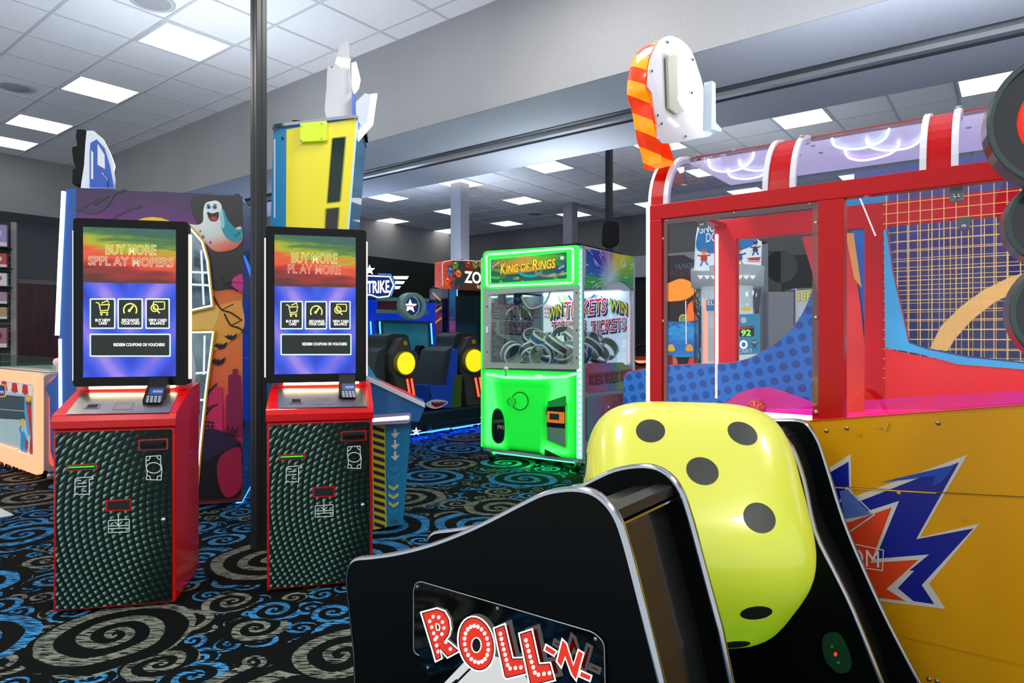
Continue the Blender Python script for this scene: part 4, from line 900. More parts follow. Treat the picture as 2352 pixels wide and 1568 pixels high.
# rings heaped inside
rm1 = PR('#d4d9de', .3, 0, .08); ringc = ['#4a6a8a', '#8a7a60', '#6a5a50']
rp_ = []
for i in range(26): rp_.append([.28 + rnd.random() * .74, .13 + rnd.random() * .86, rnd.random() * .25])
for it in range(150):
    for i in range(26):
        for j in range(i):
            d_ = [rp_[i][k] - rp_[j][k] for k in range(3)]; L_ = math.sqrt(sum(v * v for v in d_)) + 1e-6
            if L_ < .19:
                for k in range(3): u_ = d_[k] / L_ * (.19 - L_) * .4; rp_[i][k] += u_; rp_[j][k] -= u_
        rp_[i] = [min(1.02, max(.26, rp_[i][0])), min(.97, max(.12, rp_[i][1])), min(.27, max(0, rp_[i][2] * .995))]
protos = []
for c_ in ringc:
    m = MB(); ro, ri, h = .115, .106, .045
    o_ = cir(0, 0, ro, n=22); i2 = cir(0, 0, ri, n=22); m.ring(o_, i2, -h, h, rm1, 'z', inner=PR('#a4a690', .5)); m.ring(cir(0, 0, ro + .001, n=22), cir(0, 0, ro - .001, n=22), -h * .55, h * .55, PR(c_, .4), 'z')
    me = m.link('prize_ring', smooth=False); protos.append(me)
for i, (x_, y_, s_) in enumerate(rp_):
    pr = protos[i % 3]; o_ = pr if i < 3 else pr.copy()
    if i >= 3: COL.objects.link(o_)
    o_.location = K.M @ Vector((x_, y_, zw0 + .12 + s_)); o_.rotation_euler = (rnd.uniform(.5, 1.5), rnd.uniform(-.5, .5), rnd.uniform(0, 6)); tag(o_, 'silver prize ring in the heap inside the green claw machine', 'ring', 'rings heaped in the claw machine')
# ---------------------------------------------------------------- flight game with shark seats
A = T('flight_game', 'blue lit flight game with STRIKE sign, star badge and two gunner seats', 'arcade game', (-1.25, 7.78, 0), 52.3)
AB = PR('#12306a', .3, 0, .0, coat=.4); NAVY = PR('#0a2a34', .35); DG = PR('#1d302e', .45); DG2 = PR('#2c3a3c', .5); BLE = EM('#3a8cff', 3.0); 
BACK = EM('#0a3ad8', .55, '#0a2a90')
x0 = A.P(934, 1000)[0]; x1 = A.P(1108, 984)[0]
m = MB(); m.box(x0 - .6, x1 + .25, 0, .9, .07, .30, NAVY); A.part('platform', m, bevel=.01)
A.part('under_lamp', MB().box(x0 - .5, x1 + .2, .02, .08, .055, .068, EM('#1850ff', 26)), 'blue light under the platform')
m = MB(); p0 = A.P(975, 1000); p1 = A.P(1090, 980); m.box(p0[0], p1[0], -.12, .0, .09, .16, NAVY); A.part('step', m)
a = A.art(y=-.001)
for p in ((956, 991), (1104, 968)): a.poly(star(p[0], p[1], 11, 4), EM('#f4fcff', 1.6)); a.line([(p[0] - 12, p[1]), (p[0] + 12, p[1] - 2)], 1.6, EM('#e05a70', 1))
A.part('star', a)
m = MB()
for pa, pb in (((982, 992), (1032, 986)), ((1038, 984), (1086, 978))):
    a0 = A.P(*pa, -.12); a1 = A.P(*pb, -.12); m.box(a0[0], a1[0], -.13, -.12, a0[1] - .01, a0[1] + .012, BLE)
A.part('step_light', m)
for k in (1000, 1035, 1090):
    x_ = A.P(k, 990)[0]; m = MB(); m.lathe([(.02, 0), (.02, .07)], (x_, .05, .0), CHROME, 'z', 12); A.part('foot', m)
# rear cabinet
yb = 1.5
m = MB(); q0 = A.P(800, 760, yb); q1 = A.P(1000, 760, yb); zt_ = A.P(900, 690, yb)[1]
m.box(q0[0], q1[0], yb, yb + .6, .07, zt_, BACK); A.part('rear_cabinet', m)
m = MB(); g0 = A.P(872, 736, yb - .05); g1 = A.P(992, 852, yb - .05)
o = A.Ps(rq([(869, 734), (993, 738), (996, 850), (874, 850)], 4), yb - .06); i_ = A.Ps(rq([(880, 742), (986, 744), (989, 846), (884, 846)], 3), yb - .06)
m.ring(o, i_, yb - .06, yb, PR('#1e5a70', .3)); A.part('screen_frame', m)
m = MB(); m.prism(i_, yb - .03, yb - .001, graded('dim_sky_screen', 'z', A.P(930, 846, yb)[1], A.P(930, 742, yb)[1], [(0, '#0a4a60'), (.4, '#1a6a80'), (.7, '#2a7a94'), (1, '#0f5a70')], .55, .3, (2, 2, 5), .1)); A.part('screen', m)
a = A.art(y=yb - .062)
for l_ in ([(872, 738), (876, 800)], [(990, 742), (993, 790)], [(851, 738), (856, 826)], [(840, 844), (860, 841)]): a.line(l_, 3.2, EM('#4aa4ff', 3.5))
A.part('light_strip', a, 'blue light strips')
m = MB(); m.prism(A.Ps(sm([(985, 800), (1000, 806), (999, 850), (990, 880), (965, 880), (961, 850), (958, 800), (970, 797), (972, 835), (985, 838)], 4), .9), .85, .95, BLKM); A.part('yoke', m, 'black control yoke')
a = A.art(y=.84); a.poly(star(985, 817, 5), EM('#e8f0ff', 1)); A.part('yoke_star', a)
m = MB(); m.prism(A.Ps([(948, 858), (982, 855), (982, 918), (948, 918)], .8), .78, 1.4, PR('#8a9aa0', .4, .3)); A.part('control_box', m)
a = A.art(y=.779); a.poly(rc(965, 860, 980, 886, 2), BLK); a.poly(cir(955, 872, 3, 6), BLK)
for k in range(4): a.poly([(960 + k * 5, 904), (963 + k * 5, 904), (965 + k * 5, 912), (962 + k * 5, 912)], PR('#c8a020'))
A.part('box_detail', a)
added_uplight(A, q0[0] + .05, q1[0] - .05, yb + .1, yb + .58, zt_, 34, '#c8dcff')
# sign
ysn = yb - .25
zst = A.P(860, 655, ysn)
m = MB(); m.prism(A.Ps([(780, 640), (862, 632), (895, 634), (908, 654), (897, 680), (862, 684), (850, 678), (780, 676)], ysn), ysn, ysn + .12, EM('#10308c', .7)); sgn = A.part('sign_board', m, 'blue sign board with white letters')
a = A.art(y=ysn - .001)
a.line([(780, 640), (842, 633), (895, 635), (904, 654), (893, 680), (868, 683), (852, 677), (780, 676)], 3, EM('#e0f0ff', 2), False)
a.line([(868, 629), (897, 630), (908, 652), (898, 680)], 2, EM('#4080ff', 2))
WS = EM('#f4fff8', 2.4)
a.text('STRIKE', (835, 673), (894, 671), 27, WS, off=.02)
for pp in ([(903, 634), (939, 634), (935, 641), (906, 641)], [(908, 645), (930, 646), (926, 652), (908, 652)], [(907, 657), (921, 657), (917, 663), (907, 664)]): a.poly(pp, WS)
a.poly(star(849, 620, 13, 5.5), WS)
A.part('sign_lettering', a, 'white glowing STRIKE letters', parent=sgn)
# badge with star
yc = 1.25; bx_, bz = A.P(943, 703, yc)
m = MB()
for (pa, pb) in (((874, 686), (986, 689)), ((874, 714), (986, 718))): 
    m.prism(rq(A.Ps([(pa[0], pa[1] - 4), (pb[0], pb[1] - 4), (pb[0], pb[1] + 4), (pa[0], pa[1] + 5)], yc), .01), yc, yc + .1, PR('#5a8478', .4, 0, .1))
m.prism(A.Ps([(877, 690), (975, 692), (975, 712), (877, 712)], yc), yc + .03, yc + .09, PR('#5a1020', .4)); A.part('badge_wing', m, 'grey green wings of the star badge', bevel=.01)
m = MB(); rr_ = abs(A.P(966, 703, yc)[0] - A.P(920, 703, yc)[0]) / 2
zr = (A.P(943, 672, yc)[1] - A.P(943, 734, yc)[1]) / 2
o = [(bx_ + a_ * rr_ * 1.25, bz + b_ * zr) for a_, b_ in cir(0, 0, 1, n=32)]; i_ = [(bx_ + a_ * rr_ * .86, bz + b_ * zr * .72) for a_, b_ in cir(0, 0, 1, n=32)]
m.ring(o, i_, yc - .08, yc + .05, PR('#7fa898', .35, .2, .1)); bd = A.part('badge_ring', m, 'pale green badge ring', bevel=.012)
m = MB(); m.prism(i_, yc - .05, yc, EM('#0c3a70', .6)); A.part('badge_disc', m, parent=bd)
a = A.art(y=yc - .052); a.poly(star(942, 703, 17, 7), EM('#f8ffff', 1.6)); a.line([(930, 702), (955, 703)], 2.5, EM('#d05060', .8)); a.line(cir(942, 703, 21, 24), 2.5, EM('#a0c8c8', .5), True); A.part('badge_star', a, parent=bd)
# seats
def seat(dx, y0, lab):
    s_ = T('gunner_seat', lab, 'seat', A.e.location, 52.3)
    S2 = lambda pts: [(p[0] + dx, p[1] + (-3 if dx else 0)) for p in pts]
    def pr(name, pts, ya, yb_, mat, l=None, par=None, bv=.012):
        mm = MB(); mm.prism([(a_, max(b_, .305)) for a_, b_ in s_.Ps(S2(pts), y0 + ya)], y0 + ya, y0 + yb_, mat); return s_.part(name, mm, l, par, bv)
    pr('backrest', sm([(888, 775), (900, 767), (930, 768), (940, 782), (945, 830), (935, 880), (918, 950), (855, 950), (862, 890), (868, 815), (885, 798)], 5), .1, .45, DG, 'dark green seat shell')
    pr('side_shell', [(868, 808), (884, 798), (884, 880), (905, 950), (845, 950), (850, 890)], .04, .5, DG2)
    pr('pod_arm', sm([(915, 790), (920, 778), (936, 778), (942, 800), (960, 815), (958, 860), (940, 880), (948, 950), (920, 950), (910, 880), (900, 850), (902, 815)], 5), -.02, .2, PR('#45433e', .5), 'brown grey pod arm')
    c0 = s_.P(931 + dx, 834 + (-6 if dx else 0), y0 - .06); rx = abs(s_.P(953 + dx, 834, y0 - .06)[0] - s_.P(909 + dx, 834, y0 - .06)[0]) / 2; rz = abs(s_.P(931 + dx, 806, y0 - .06)[1] - s_.P(931 + dx, 862, y0 - .06)[1]) / 2
    mm = MB(); mm.prism([(c0[0] + a_ * rx, c0[1] + b_ * rz) for a_, b_ in cir(0, 0, 1, n=32)], y0 - .07, y0 - .02, PR('#8a8a10', .4)); d_ = s_.part('disc_rim', mm, bevel=.008)
    mm = MB(); mm.prism([(c0[0] + a_ * rx * .88 , c0[1] + b_ * rz * .9) for a_, b_ in cir(0, 0, 1, n=32)], y0 - .085, y0 - .07, EM('#f8e018', .95, '#f0d818')); s_.part('yellow_disc', mm, 'round glowing yellow disc', d_, .004)
    mm = MB(); mm.prism(s_.Ps(S2([(930, 866), (950, 866), (958, 916), (938, 918)]), y0 - .03), y0 - .03, y0 + .0, PR('#8a2018', .4)); s_.part('tube_box', mm, None, None, .004)
    aa = s_.art(y=y0 - .03); 
    for l_ in ([(935, 870), (943, 914)], [(945, 869), (952, 913)]): aa.line(S2(l_), 5, EM('#ff5a3c', 2.0))
    s_.part('red_tube', aa, 'glowing red tubes')
    aa = s_.art(y=y0 - .022); aa.poly(S2([(927, 783), (934, 783), (936, 792), (928, 792)]), PR('#c8b018')); s_.part('warning_label', aa)
    return s_
s1 = seat(0, .12, 'dark green gunner seat with yellow disc and red tubes, behind the sloping blue console')
s2 = seat(157, .12, 'gunner seat with yellow disc beside the green claw machine, its base painted with shark teeth')
m = MB(); m.prism([(a_, max(b_, .305)) for a_, b_ in s2.Ps([(976, 884), (1018, 884), (1032, 800), (1040, 800), (1036, 870), (1030, 940), (978, 935)], .2)], .1, .5, PR('#1848b0', .35, 0, .12)); sb_ = s2.part('seat_base', m, 'blue seat base painted with shark teeth', bevel=.01)
m = MB(); m.prism([(a_, max(b_, .305)) for a_, b_ in s2.Ps([(1044, 860), (1060, 860), (1058, 938), (1036, 938)], .1)], .09, .3, PR('#4a6a28', .4)); s2.part('green_panel', m)
a = s2.art(y=.099)
a.poly(sm([(978, 926), (1000, 917), (1030, 923), (1005, 938), (985, 935)], 4), PR('#e8f0f0', .4)); a.poly(sm([(990, 925), (1005, 921), (1026, 924), (1002, 935)], 4), PR('#8a1420', .4))
for k in range(7): a.poly([(996 + k * 4, 920), (999 + k * 4, 921), (997 + k * 4, 926)], PR('#ffffff', .4)); 
a.poly(cir(989, 908, 3, 4), PR('#0a1030')); s2.part('shark_print', a, parent=sb_)
# ---------------------------------------------------------------- zombie game
Z = T('zombie_game', 'tall game with orange ZOMBIES sign and purple racing print on its side', 'arcade game', (-.988, 10.2, 0), 52.3)
zz1 = Z.P(1060, 662)[1]; 
m = MB(); m.box(0, .95, 0, .42, .05, zz1 - .0, PR('#0a1216', .35)); m.box(0, .95, -.05, .02, .05, 1.0, PR('#0a1216', .35)); Z.part('cabinet', m, bevel=.01); added_uplight(Z, .05, .9, .02, .4, zz1, 30)
m = MB(); m.prism(rq(Z.Ps([(1046, 680), (1116, 680), (1116, 812), (1046, 812)]), .01), -.02, -.001, graded('dim_city_screen', 'z', .9, 1.8, [(0, '#0c2c50'), (.1, '#103a58'), (.3, '#0a1c22'), (1, '#0c2226')], .5, .7, (4, 4, 4), .1)); Z.part('screen', m)
a = Z.art(x=0)
a.poly([(991, 662), (1016, 664), (1016, 840), (991, 832)], graded('racing_print', 'z', 1.0, 1.8, [(0, '#0c1c50'), (.25, '#1a3a90'), (.4, '#b02a30'), (.5, '#2a6a40'), (.6, '#8a2aa0'), (.72, '#c84a20'), (.85, '#2a5a80'), (1, '#1a2430')], .35, 1.2, (6, 3, 7)))
Z.part('side_print', a)
a = Z.art(x=-.001)
for s_, yb2, h in (('ZOMBIES', 783, 12), ('READY', 795, 8), ('DEAD!', 806, 9), ('GO!', 834, 18)): a.text(s_, (995, yb2), (1015, yb2 + 1.5), h, EM('#7a98e8', .7))
for pp in ([(994, 672), (1012, 690)], [(994, 720), (1014, 705)], [(994, 745), (1014, 730)]): a.line(pp, 4, EM('#f0a030', .6))
Z.part('side_lettering', a)
a = Z.art(y=-.002)
a.poly([(1032, 655), (1050, 655), (1050, 770), (1032, 790)], graded('blue_figure_print', 'z', 1.2, 1.85, [(0, '#5a1a58'), (.3, '#9a4a90'), (.5, '#1a3a70'), (1, '#1a70b0')], .6, .8, (8, 8, 6)))
a.line([(1050, 655), (1051, 780)], 2, EM('#a8e0ff', 1.4)); Z.part('front_print', a)
m = MB(); sp_ = [(1016, 604), (1019, 600), (1030, 600), (1040, 596), (1062, 595), (1070, 598), (1080, 596), (1114, 599), (1130, 604), (1130, 668), (1030, 662), (1016, 658)]
m.prism(Z.Ps(sp_, -.18), -.18, -.02, graded('zombie_sign_print', 'x', -.3, .9, [(0, '#e0502c'), (.12, '#c04028'), (.2, '#1c3a5a'), (.4, '#2a3a1c'), (.55, '#7a2c18'), (.7, '#1c1e1a'), (1, '#40482c')], .7, .9, (7, 7, 7))); zs_ = Z.part('sign', m, 'shaped sign crowded with cartoon figures', bevel=.01)
a = Z.art(y=-.182); a.line([(1017, 656), (1016, 606), (1020, 601), (1040, 597), (1070, 598), (1114, 600)], 1.6, EM('#f0d8e0', 1)); a.poly([(1066, 625), (1116, 620), (1125, 655), (1068, 650)], EM('#3a3c34', .5))
a.text('ZOMBIES', (1068, 648), (1170, 655), 25, EM('#fff8f0', 1.5), EM('#201810', .5), .02, off=.03); a.text('READY', (1096, 662), (1125, 665), 8, EM('#f0f0e0', .9))
for cx_, cy2, c_ in ((1033, 622, '#2a70b0'), (1045, 608, '#5a9a30'), (1052, 628, '#e07030'), (1027, 645, '#f06020'), (1075, 608, '#a83020'), (1092, 606, '#7a8a30'), (1106, 607, '#c06030')): a.poly(sm([(cx_ + (5 + 3 * rnd.random()) * math.cos(q_), cy2 + (6 + 5 * rnd.random()) * math.sin(q_)) for q_ in [k * .9 for k in range(7)]], 2), EM(c_, .8)); a.line([(cx_ - 3, cy2 - 2), (cx_ + 4, cy2 + 3)], 1.5, EM('#181410', .6)); a.poly(cir(cx_ + 1, cy2 - 4, 1.4), EM('#f4e8d0', .9))
Z.part('sign_lettering', a, parent=zs_)
# ---------------------------------------------------------------- big red ball game at the right
B = T('ball_game', 'large red framed ball game with clear windows, curved roof and yellow side', 'arcade game', (.904 * .67, 4.312 * .67, 0), YAW, None, .67)
LEN = 2.75; DEP = 1.25
RR = PR('#b80409', .27); R2 = PR('#d00a1c', .32, emit=.15)
for m_ in (RR, R2): m_.node_tree.nodes['Principled BSDF'].inputs['Specular IOR Level'].default_value = .3
zb0 = 1.236; zr1 = B.P(1524, 468)[1]; zr0 = B.P(1518, 503)[1]; ztop = zr1 + .36
xpo = lambda px, py=700, y=0: B.P(px, py, y)[0]
# posts and rails, near side then far side
for nm, xa_, xb_, y0, y1 in (('post', 0, xpo(1519), 0, .08), ('post', xpo(1879), xpo(1938), 0, .09), ('post', xpo(1640, y=DEP - .08), xpo(1690, y=DEP - .08), DEP - .08, DEP), ('post', xpo(1985, y=DEP - .08), xpo(2033, y=DEP - .08), DEP - .08, DEP), ('post', LEN - .08, LEN, 0, .09)):
    B.part(nm, MB().box(xa_, xb_, y0, y1, zb0 if xa_ > .1 else .05, zr0, RR if y0 < .5 else R2), bevel=.004)
B.part('rail', MB().box(0, LEN, 0, .08, zr0, zr1, RR), bevel=.004)
fz1 = B.P(1700, 500, DEP - .08)[1]; fz0 = B.P(1700, 548, DEP - .08)[1]
B.part('rail', MB().box(xpo(1640, y=DEP - .08), LEN, DEP - .08, DEP, fz0, fz1, R2), bevel=.004)
B.part('rail', MB().box(0.0, .09, .08, DEP, zr0 + .13, zr1, RR), bevel=.004)
# glowing edge on the front upright
m = MB(); m.box(-.022, -.0, -.006, .05, 1.366, zr1 + .02, EM('#ffe8e4', 2.2)); B.part('edge_light', m, 'white glowing edge strip')
x_ = xpo(1648, y=DEP - .1); m = MB(); m.box(x_ - .02, x_, DEP - .1, DEP - .08, 1.366, fz0 + .05, EM('#ffd8d0', 1.8)); B.part('edge_light', m)
# roof arches
arc = [(.03 + .36 * (1 - math.cos(R(t_))), zr1 + .36 * math.sin(R(t_))) for t_ in range(0, 91, 10)]
arcT = [(y_, z_) for y_, z_ in arc]
def arch(xa_, xb_, mat, off=0, th=.015):
    m = MB(); out = [(.03 + (.36 + off) * 1 - (.36 + off) * math.cos(R(t_)) - off, zr1 + (.36 + off) * math.sin(R(t_))) for t_ in range(0, 91, 9)]
    inn = [(.03 + .36 - (.36 + off - th) * math.cos(R(t_)), zr1 + (.36 + off - th) * math.sin(R(t_))) for t_ in range(0, 91, 9)]
    m.prism(out + inn[::-1], xa_, xb_, mat, 'x'); return fixp(m)
def xr(px, py, z): 
    h = B.hit(px, py, (0, .03, 0), Vector((0, 1, 0))); return h.x
WR = PR('#d6d4dc', .35)
for pxa, pxb, pya in ((1765, 1815, 430), (2128, 2185, 378)):
    xa_, xb_ = xr(pxa, pya, 0), xr(pxb, pya, 0)
    B.part('roof_rib', arch(xa_, xb_, RR, .005, .02))
    B.part('rib_edge', arch(xa_ - .03, xa_, WR, .02, .045)); B.part('rib_edge', arch(xb_, xb_ + .03, WR, .02, .045))
B.part('rib_edge', arch(.09, .12, WR, .02, .045)); B.part('roof_rib', arch(-.0, .085, RR, .012, .04)); B.part('edge_light', arch(-.018, .0, EM('#fff4ee', 1.6), .016, .03))
B.part('roof_pane', arch(.12, LEN, glass('#eef0ff', .4), .0, .004))
B.part('top_rail', MB().box(0, LEN, .385, .42, ztop - .01, ztop + .02, PR('#a02c24', .3)), bevel=.004)
B.part('roof_deck', MB().box(.1, LEN, .40, DEP + .0, ztop - .014, ztop + .004, PR('#cfcfe8', .35, 0, .6)), 'pale violet underside of the roof')  # lit look of the underside comes from emission in its colour
added_uplight(B, .8, LEN - .1, .5, DEP - .05, ztop + .004, 30)
# looping light lines on the roof underside
m = MB()
for c_, l_ in (('#f0ecff', [(1627, 366), (1632, 385), (1660, 394), (1700, 388), (1726, 368), (1731, 350)]), ('#e8f4ff', [(1698, 370), (1705, 385), (1735, 392), (1764, 388)]), ('#e8f4ff', [(1670, 392), (1680, 406), (1710, 411), (1745, 405), (1764, 394)]),
              ('#d8fbff', [(1911, 318), (1918, 335), (1950, 342), (1990, 338), (2030, 320), (2042, 296)]), ('#e8ffff', [(1990, 320), (2000, 338), (2040, 345), (2090, 338), (2120, 316), (2126, 300)]), ('#ffd8dc', [(1940, 345), (1950, 362), (1985, 368), (2040, 355), (2062, 338), (2064, 325)])):
    m.tube([B.hit(a_, b_, (0, 0, ztop - .03), Vector((0, 0, 1))) for a_, b_ in sm(l_, 5, False)], .008, EM(c_, 2.2), 6)
B.part('neon_loop', m, 'curved white light lines under the roof')
m = MB()
for p in ((1603, 356), (1685, 345), (1842, 312), (1868, 334), (1885, 350), (1835, 356), (2202, 245), (2225, 292)):
    h = B.hit(p[0], p[1], (0, 0, ztop - .016), Vector((0, 0, 1))); m.lathe([(.012, -.006), (.018, 0)], h, CHROME, 'z', 10)
B.part('roof_bolt', m)
# panes of the near side
gp_ = glass('#ffffff', .22, .02, .015)
B.part('window_pane', MB().box(xpo(1519), xpo(1879), .03, .037, zb0, zr0, gp_)); B.part('window_pane', MB().box(xpo(1938), LEN - .08, .03, .037, zb0, zr0, gp_))
m = MB()
for xa_, xb_ in ((xpo(1519), xpo(1879)), ):
    m.ring([(xa_, zb0), (xb_, zb0), (xb_, zr0), (xa_, zr0)], [(xa_ + .035, zb0 + .03), (xb_ - .035, zb0 + .03), (xb_ - .035, zr0 - .035), (xa_ + .035, zr0 - .035)], .02, .028, glass('#d8505a', .3, .1, .12))
B.part('pane_border', m, 'clear red border of the window')
m = MB()
for p in ((1531, 506), (1686, 488), (1860, 467), (1521, 548), (1521, 737), (1874, 511), (1874, 729), (1875, 946)):
    x_, z_ = B.P(*p, .02); m.lathe([(.004, -.006), (.011, -.002), (.012, 0)], (x_, .02, z_), PR('#c8b890', .3, .7), 'y', 10)
B.part('screw', m)
# polka dot wing panel (far side) and curved screens
POL = None
q = NT('polka_print'); oc, x, y, z = q.co()
mp = q.n('Mapping'); mp.inputs['Scale'].default_value = (11, 0, 11); mp.inputs['Rotation'].default_value = (0, R(14), 0); q.l(oc, mp.inputs[0]); v = q.n('TexVoronoi'); v.inputs['Scale'].default_value = 1; v.inputs['Randomness'].default_value = 0; q.l(mp.outputs[0], v.inputs['Vector'])
d_ = q.math('LESS_THAN', v.outputs['Distance'], .33); q.l(q.mix(d_, '#1d6fc0', '#0f4a96'), q.b.inputs['Base Color']); q.b.inputs['Roughness'].default_value = .3
q.l(q.mix(d_, '#0f62c8', '#0a3a8c'), q.b.inputs['Emission Color']); q.b.inputs['Emission Strength'].default_value = .25; POL = q.m  # emission puts the blue light on the panel into its print
yp = DEP - .1
m = MB(); pts = [(1432, 872), (1440, 856), (1490, 846), (1530, 840), (1600, 837), (1650, 836), (1690, 832), (1730, 820), (1780, 790), (1820, 755), (1850, 710), (1872, 650), (1882, 600), (1960, 600), (1960, 965), (1500, 1010), (1432, 1010)]
m.prism(B.Ps(pts, yp), yp, yp + .02, POL); pol = B.part('side_wing', m, 'blue polka dot panel with curved top')
m = MB(); m.tube([(a_, yp + .01, b_) for a_, b_ in B.Ps(sm([(1432, 872), (1440, 856), (1490, 846), (1530, 840), (1600, 837), (1650, 836), (1690, 832), (1730, 820), (1780, 790), (1820, 755), (1850, 710), (1872, 650), (1882, 600)], 3, False), yp)], .008, PR('#a83044', .3)); B.part('wing_edge', m, parent=pol)
m = MB(); m.prism(B.Ps([(1842, 545), (1884, 538), (1884, 690), (1872, 645)], yp - .02), yp - .03, yp - .021, PR('#d03038', .3, 0, .15)); B.part('red_infill', m)
# playfield
pf0 = .72
fm = graded('magenta_playfield', 'x', 0, LEN, [(0, '#e01a7a'), (.3, '#d818a8'), (.5, '#f02068'), (1, '#d81cc0')], .8, .4, (4, 4, 4), .15)  # emission in the magenta stands in for light on the playfield
xA = .15
m = MB(); m.prism([(0.1, .92), (LEN - .09, .92), (LEN - .09, 1.456), (0.1, 1.296)], .10, DEP - .13, fm); B.part('playfield', m, 'glossy magenta playfield')
m = MB(); a0 = B.P(1745, 955, .05); a1 = B.P(1879, 950, .05); a2 = B.P(1938, 946, .05)
m.box(.1, a1[0], .04, .09, a0[1] - .035, a0[1] + .02, EM('#e8fff8', 1.3)); B.part('white_strip', m, 'white lit strip along the window foot')
m = MB(); m.prism(B.Ps(sm([(1625, 985), (1660, 935), (1690, 908), (1730, 892), (1770, 890), (1820, 906), (1882, 934), (1882, 985)], 4), yp - .02), yp - .03, yp - .021, fm); B.part('playfield_edge', m, 'magenta curved playfield edge')
m = MB(); m.prism(B.Ps([(1938, 922), (2352, 896), (2600, 884), (2600, 990), (1938, 990)], DEP - .14), DEP - .15, DEP - .14, fm); B.part('playfield_edge', m, 'magenta strip below the net')
h = B.hit(1738, 937, (0, .42, 0), Vector((0, 1, 0))); 
w = B.M @ h; m = MB(); m.ell((0, 0, 0), .062 * .67, PR('#c81428', .15, coat=1), 24); o_ = m.link('play_ball'); o_.location = w; tag(o_, 'glossy red ball lying on the magenta playfield behind the window', 'ball')
zbl = w.z - .062
B.part('ball_rest', MB().lathe([(.045, -.05), (.045, 0)], (h.x, .42, h.z - .055), PR('#801030', .3), 'z', 20))
# right bay: coloured frame around a wire net; emission in the colours imitates bay lighting
yq = DEP - .09
def col_panel(pts, mat, name, lab=None, d=.0): m = MB(); m.prism(B.Ps(pts, yq + d), yq + d, yq + d + .012, mat); return B.part(name, m, lab)
LBL = PR('#3fb4e8', .35, 0, .25)
col_panel([(2033, 800), (2110, 816), (2220, 836), (2352, 848), (2600, 860), (2600, 1000), (2033, 1000)], PR('#d81c24', .3, 0, .4), 'lower_curve', 'red curved panel below the net', -.004)
col_panel([(2030, 528), (2040, 528), (2052, 620), (2075, 720), (2090, 786), (2130, 800), (2220, 818), (2352, 832), (2600, 850), (2600, 865), (2352, 848), (2200, 836), (2110, 812), (2033, 798)], LBL, 'net_border', 'sky blue border round the net', -.02)
m = MB(); m.tube([(a_, yq - .022, b_) for a_, b_ in B.Ps([(2039, 528), (2052, 620), (2075, 720), (2090, 786)], yq)], .004, PR('#d02840')); m.tube([(a_, yq - .022, b_) for a_, b_ in B.Ps([(2090, 786), (2130, 800), (2220, 818), (2352, 832)], yq)], .004, PR('#2060a0')); B.part('border_line', m)
xn0 = B.P(2036, 700, yq)[0]; xn1 = B.P(2560, 700, yq)[0]; zn0 = B.P(2352, 860, yq)[1]
m = MB(); k = 0; NW = PR('#e8c478', .35, 0, .35)
for j in (0, 1):
    yy = yq + .0 + j * .5; x_ = xn0
    while x_ < xn1: m.tube([(x_, yy, zn0 - .1), (x_, yy, fz0 + .25)], .0028 if j == 0 else .002, NW, 4); x_ += .066
    z_ = zn0 - .05
    while z_ < fz0 + .25: m.tube([(xn0 - .02, yy, z_), (xn1, yy, z_)], .0028 if j == 0 else .002, NW, 4); z_ += .066
B.part('wire_net', m, 'yellow wire net')
m = MB(); m.box(xn0 - .35, xn1, DEP + .75, DEP + .77, 1.1, 3.2, graded('dark_blue_board', 'z', 1.2, 3.1, [(0, '#1c5a9a'), (.3, '#182a60'), (.6, '#2a2c6a'), (1, '#40408a')], .85, .7, (3, 3, 3), .2)); B.part('back_board', m, 'dark blue board behind the net')  # board brightened by emission in place of cast light
m = MB(); ap = [(2136, 800), (2160, 750), (2205, 705), (2260, 665), (2320, 636), (2400, 612)]; ap2 = [(2400, 640), (2330, 668), (2280, 696), (2230, 735), (2190, 780), (2175, 806)]
m.prism(B.Ps(ap + ap2, yq + .2), yq + .2, yq + .3, PR('#e8c070', .35, 0, .35)); B.part('lane_arc', m, 'pale yellow arched lane behind the net', bevel=.01)
# left part of the right bay: red curve, blue panel, yellow stripe seen between the posts
m = MB(); m.prism(B.Ps([(1938, 530), (1950, 540), (1975, 700), (1985, 800), (1985, 980), (1938, 980)], yq - .3), yq - .3, yq - .28, PR('#d82a2c', .3, 0, .25)); B.part('curved_guide', m)
m = MB(); m.prism(B.Ps([(1958, 530), (1985, 530), (1985, 740)], yq - .2), yq - .2, yq - .19, PR('#1c70c8', .3, 0, .25)); B.part('blue_guide', m)
m = MB(); m.prism(B.Ps([(1942, 535), (1960, 535), (1978, 660), (1962, 640)], yq - .32), yq - .32, yq - .31, PR('#e0a050', .3, 0, .2)); B.part('yellow_guide', m)
m = MB(); m.prism(B.Ps([(1930, 452), (2040, 440), (2040, 490), (1930, 498)], DEP + .1), DEP + .1, DEP + .12, PR('#2a90c8', .3, 0, .25)); B.part('upper_board', m)
# cables
m = MB()
for pts in ([(1946, 720), (1955, 760), (1958, 800), (1952, 860)], [(1978, 745), (1958, 775), (1950, 830), (1952, 900)]): m.tube([(a_, .9, b_) for a_, b_ in B.Ps(sm(pts, 5, False), .9)], .008, PR('#e8d8d8', .4))
m.tube([(a_, .12, b_) for a_, b_ in B.Ps(sm([(1880, 735), (1872, 800), (1868, 870), (1876, 930)], 5, False), .12)], .006, PR('#8aa068', .4)); B.part('cable', m)
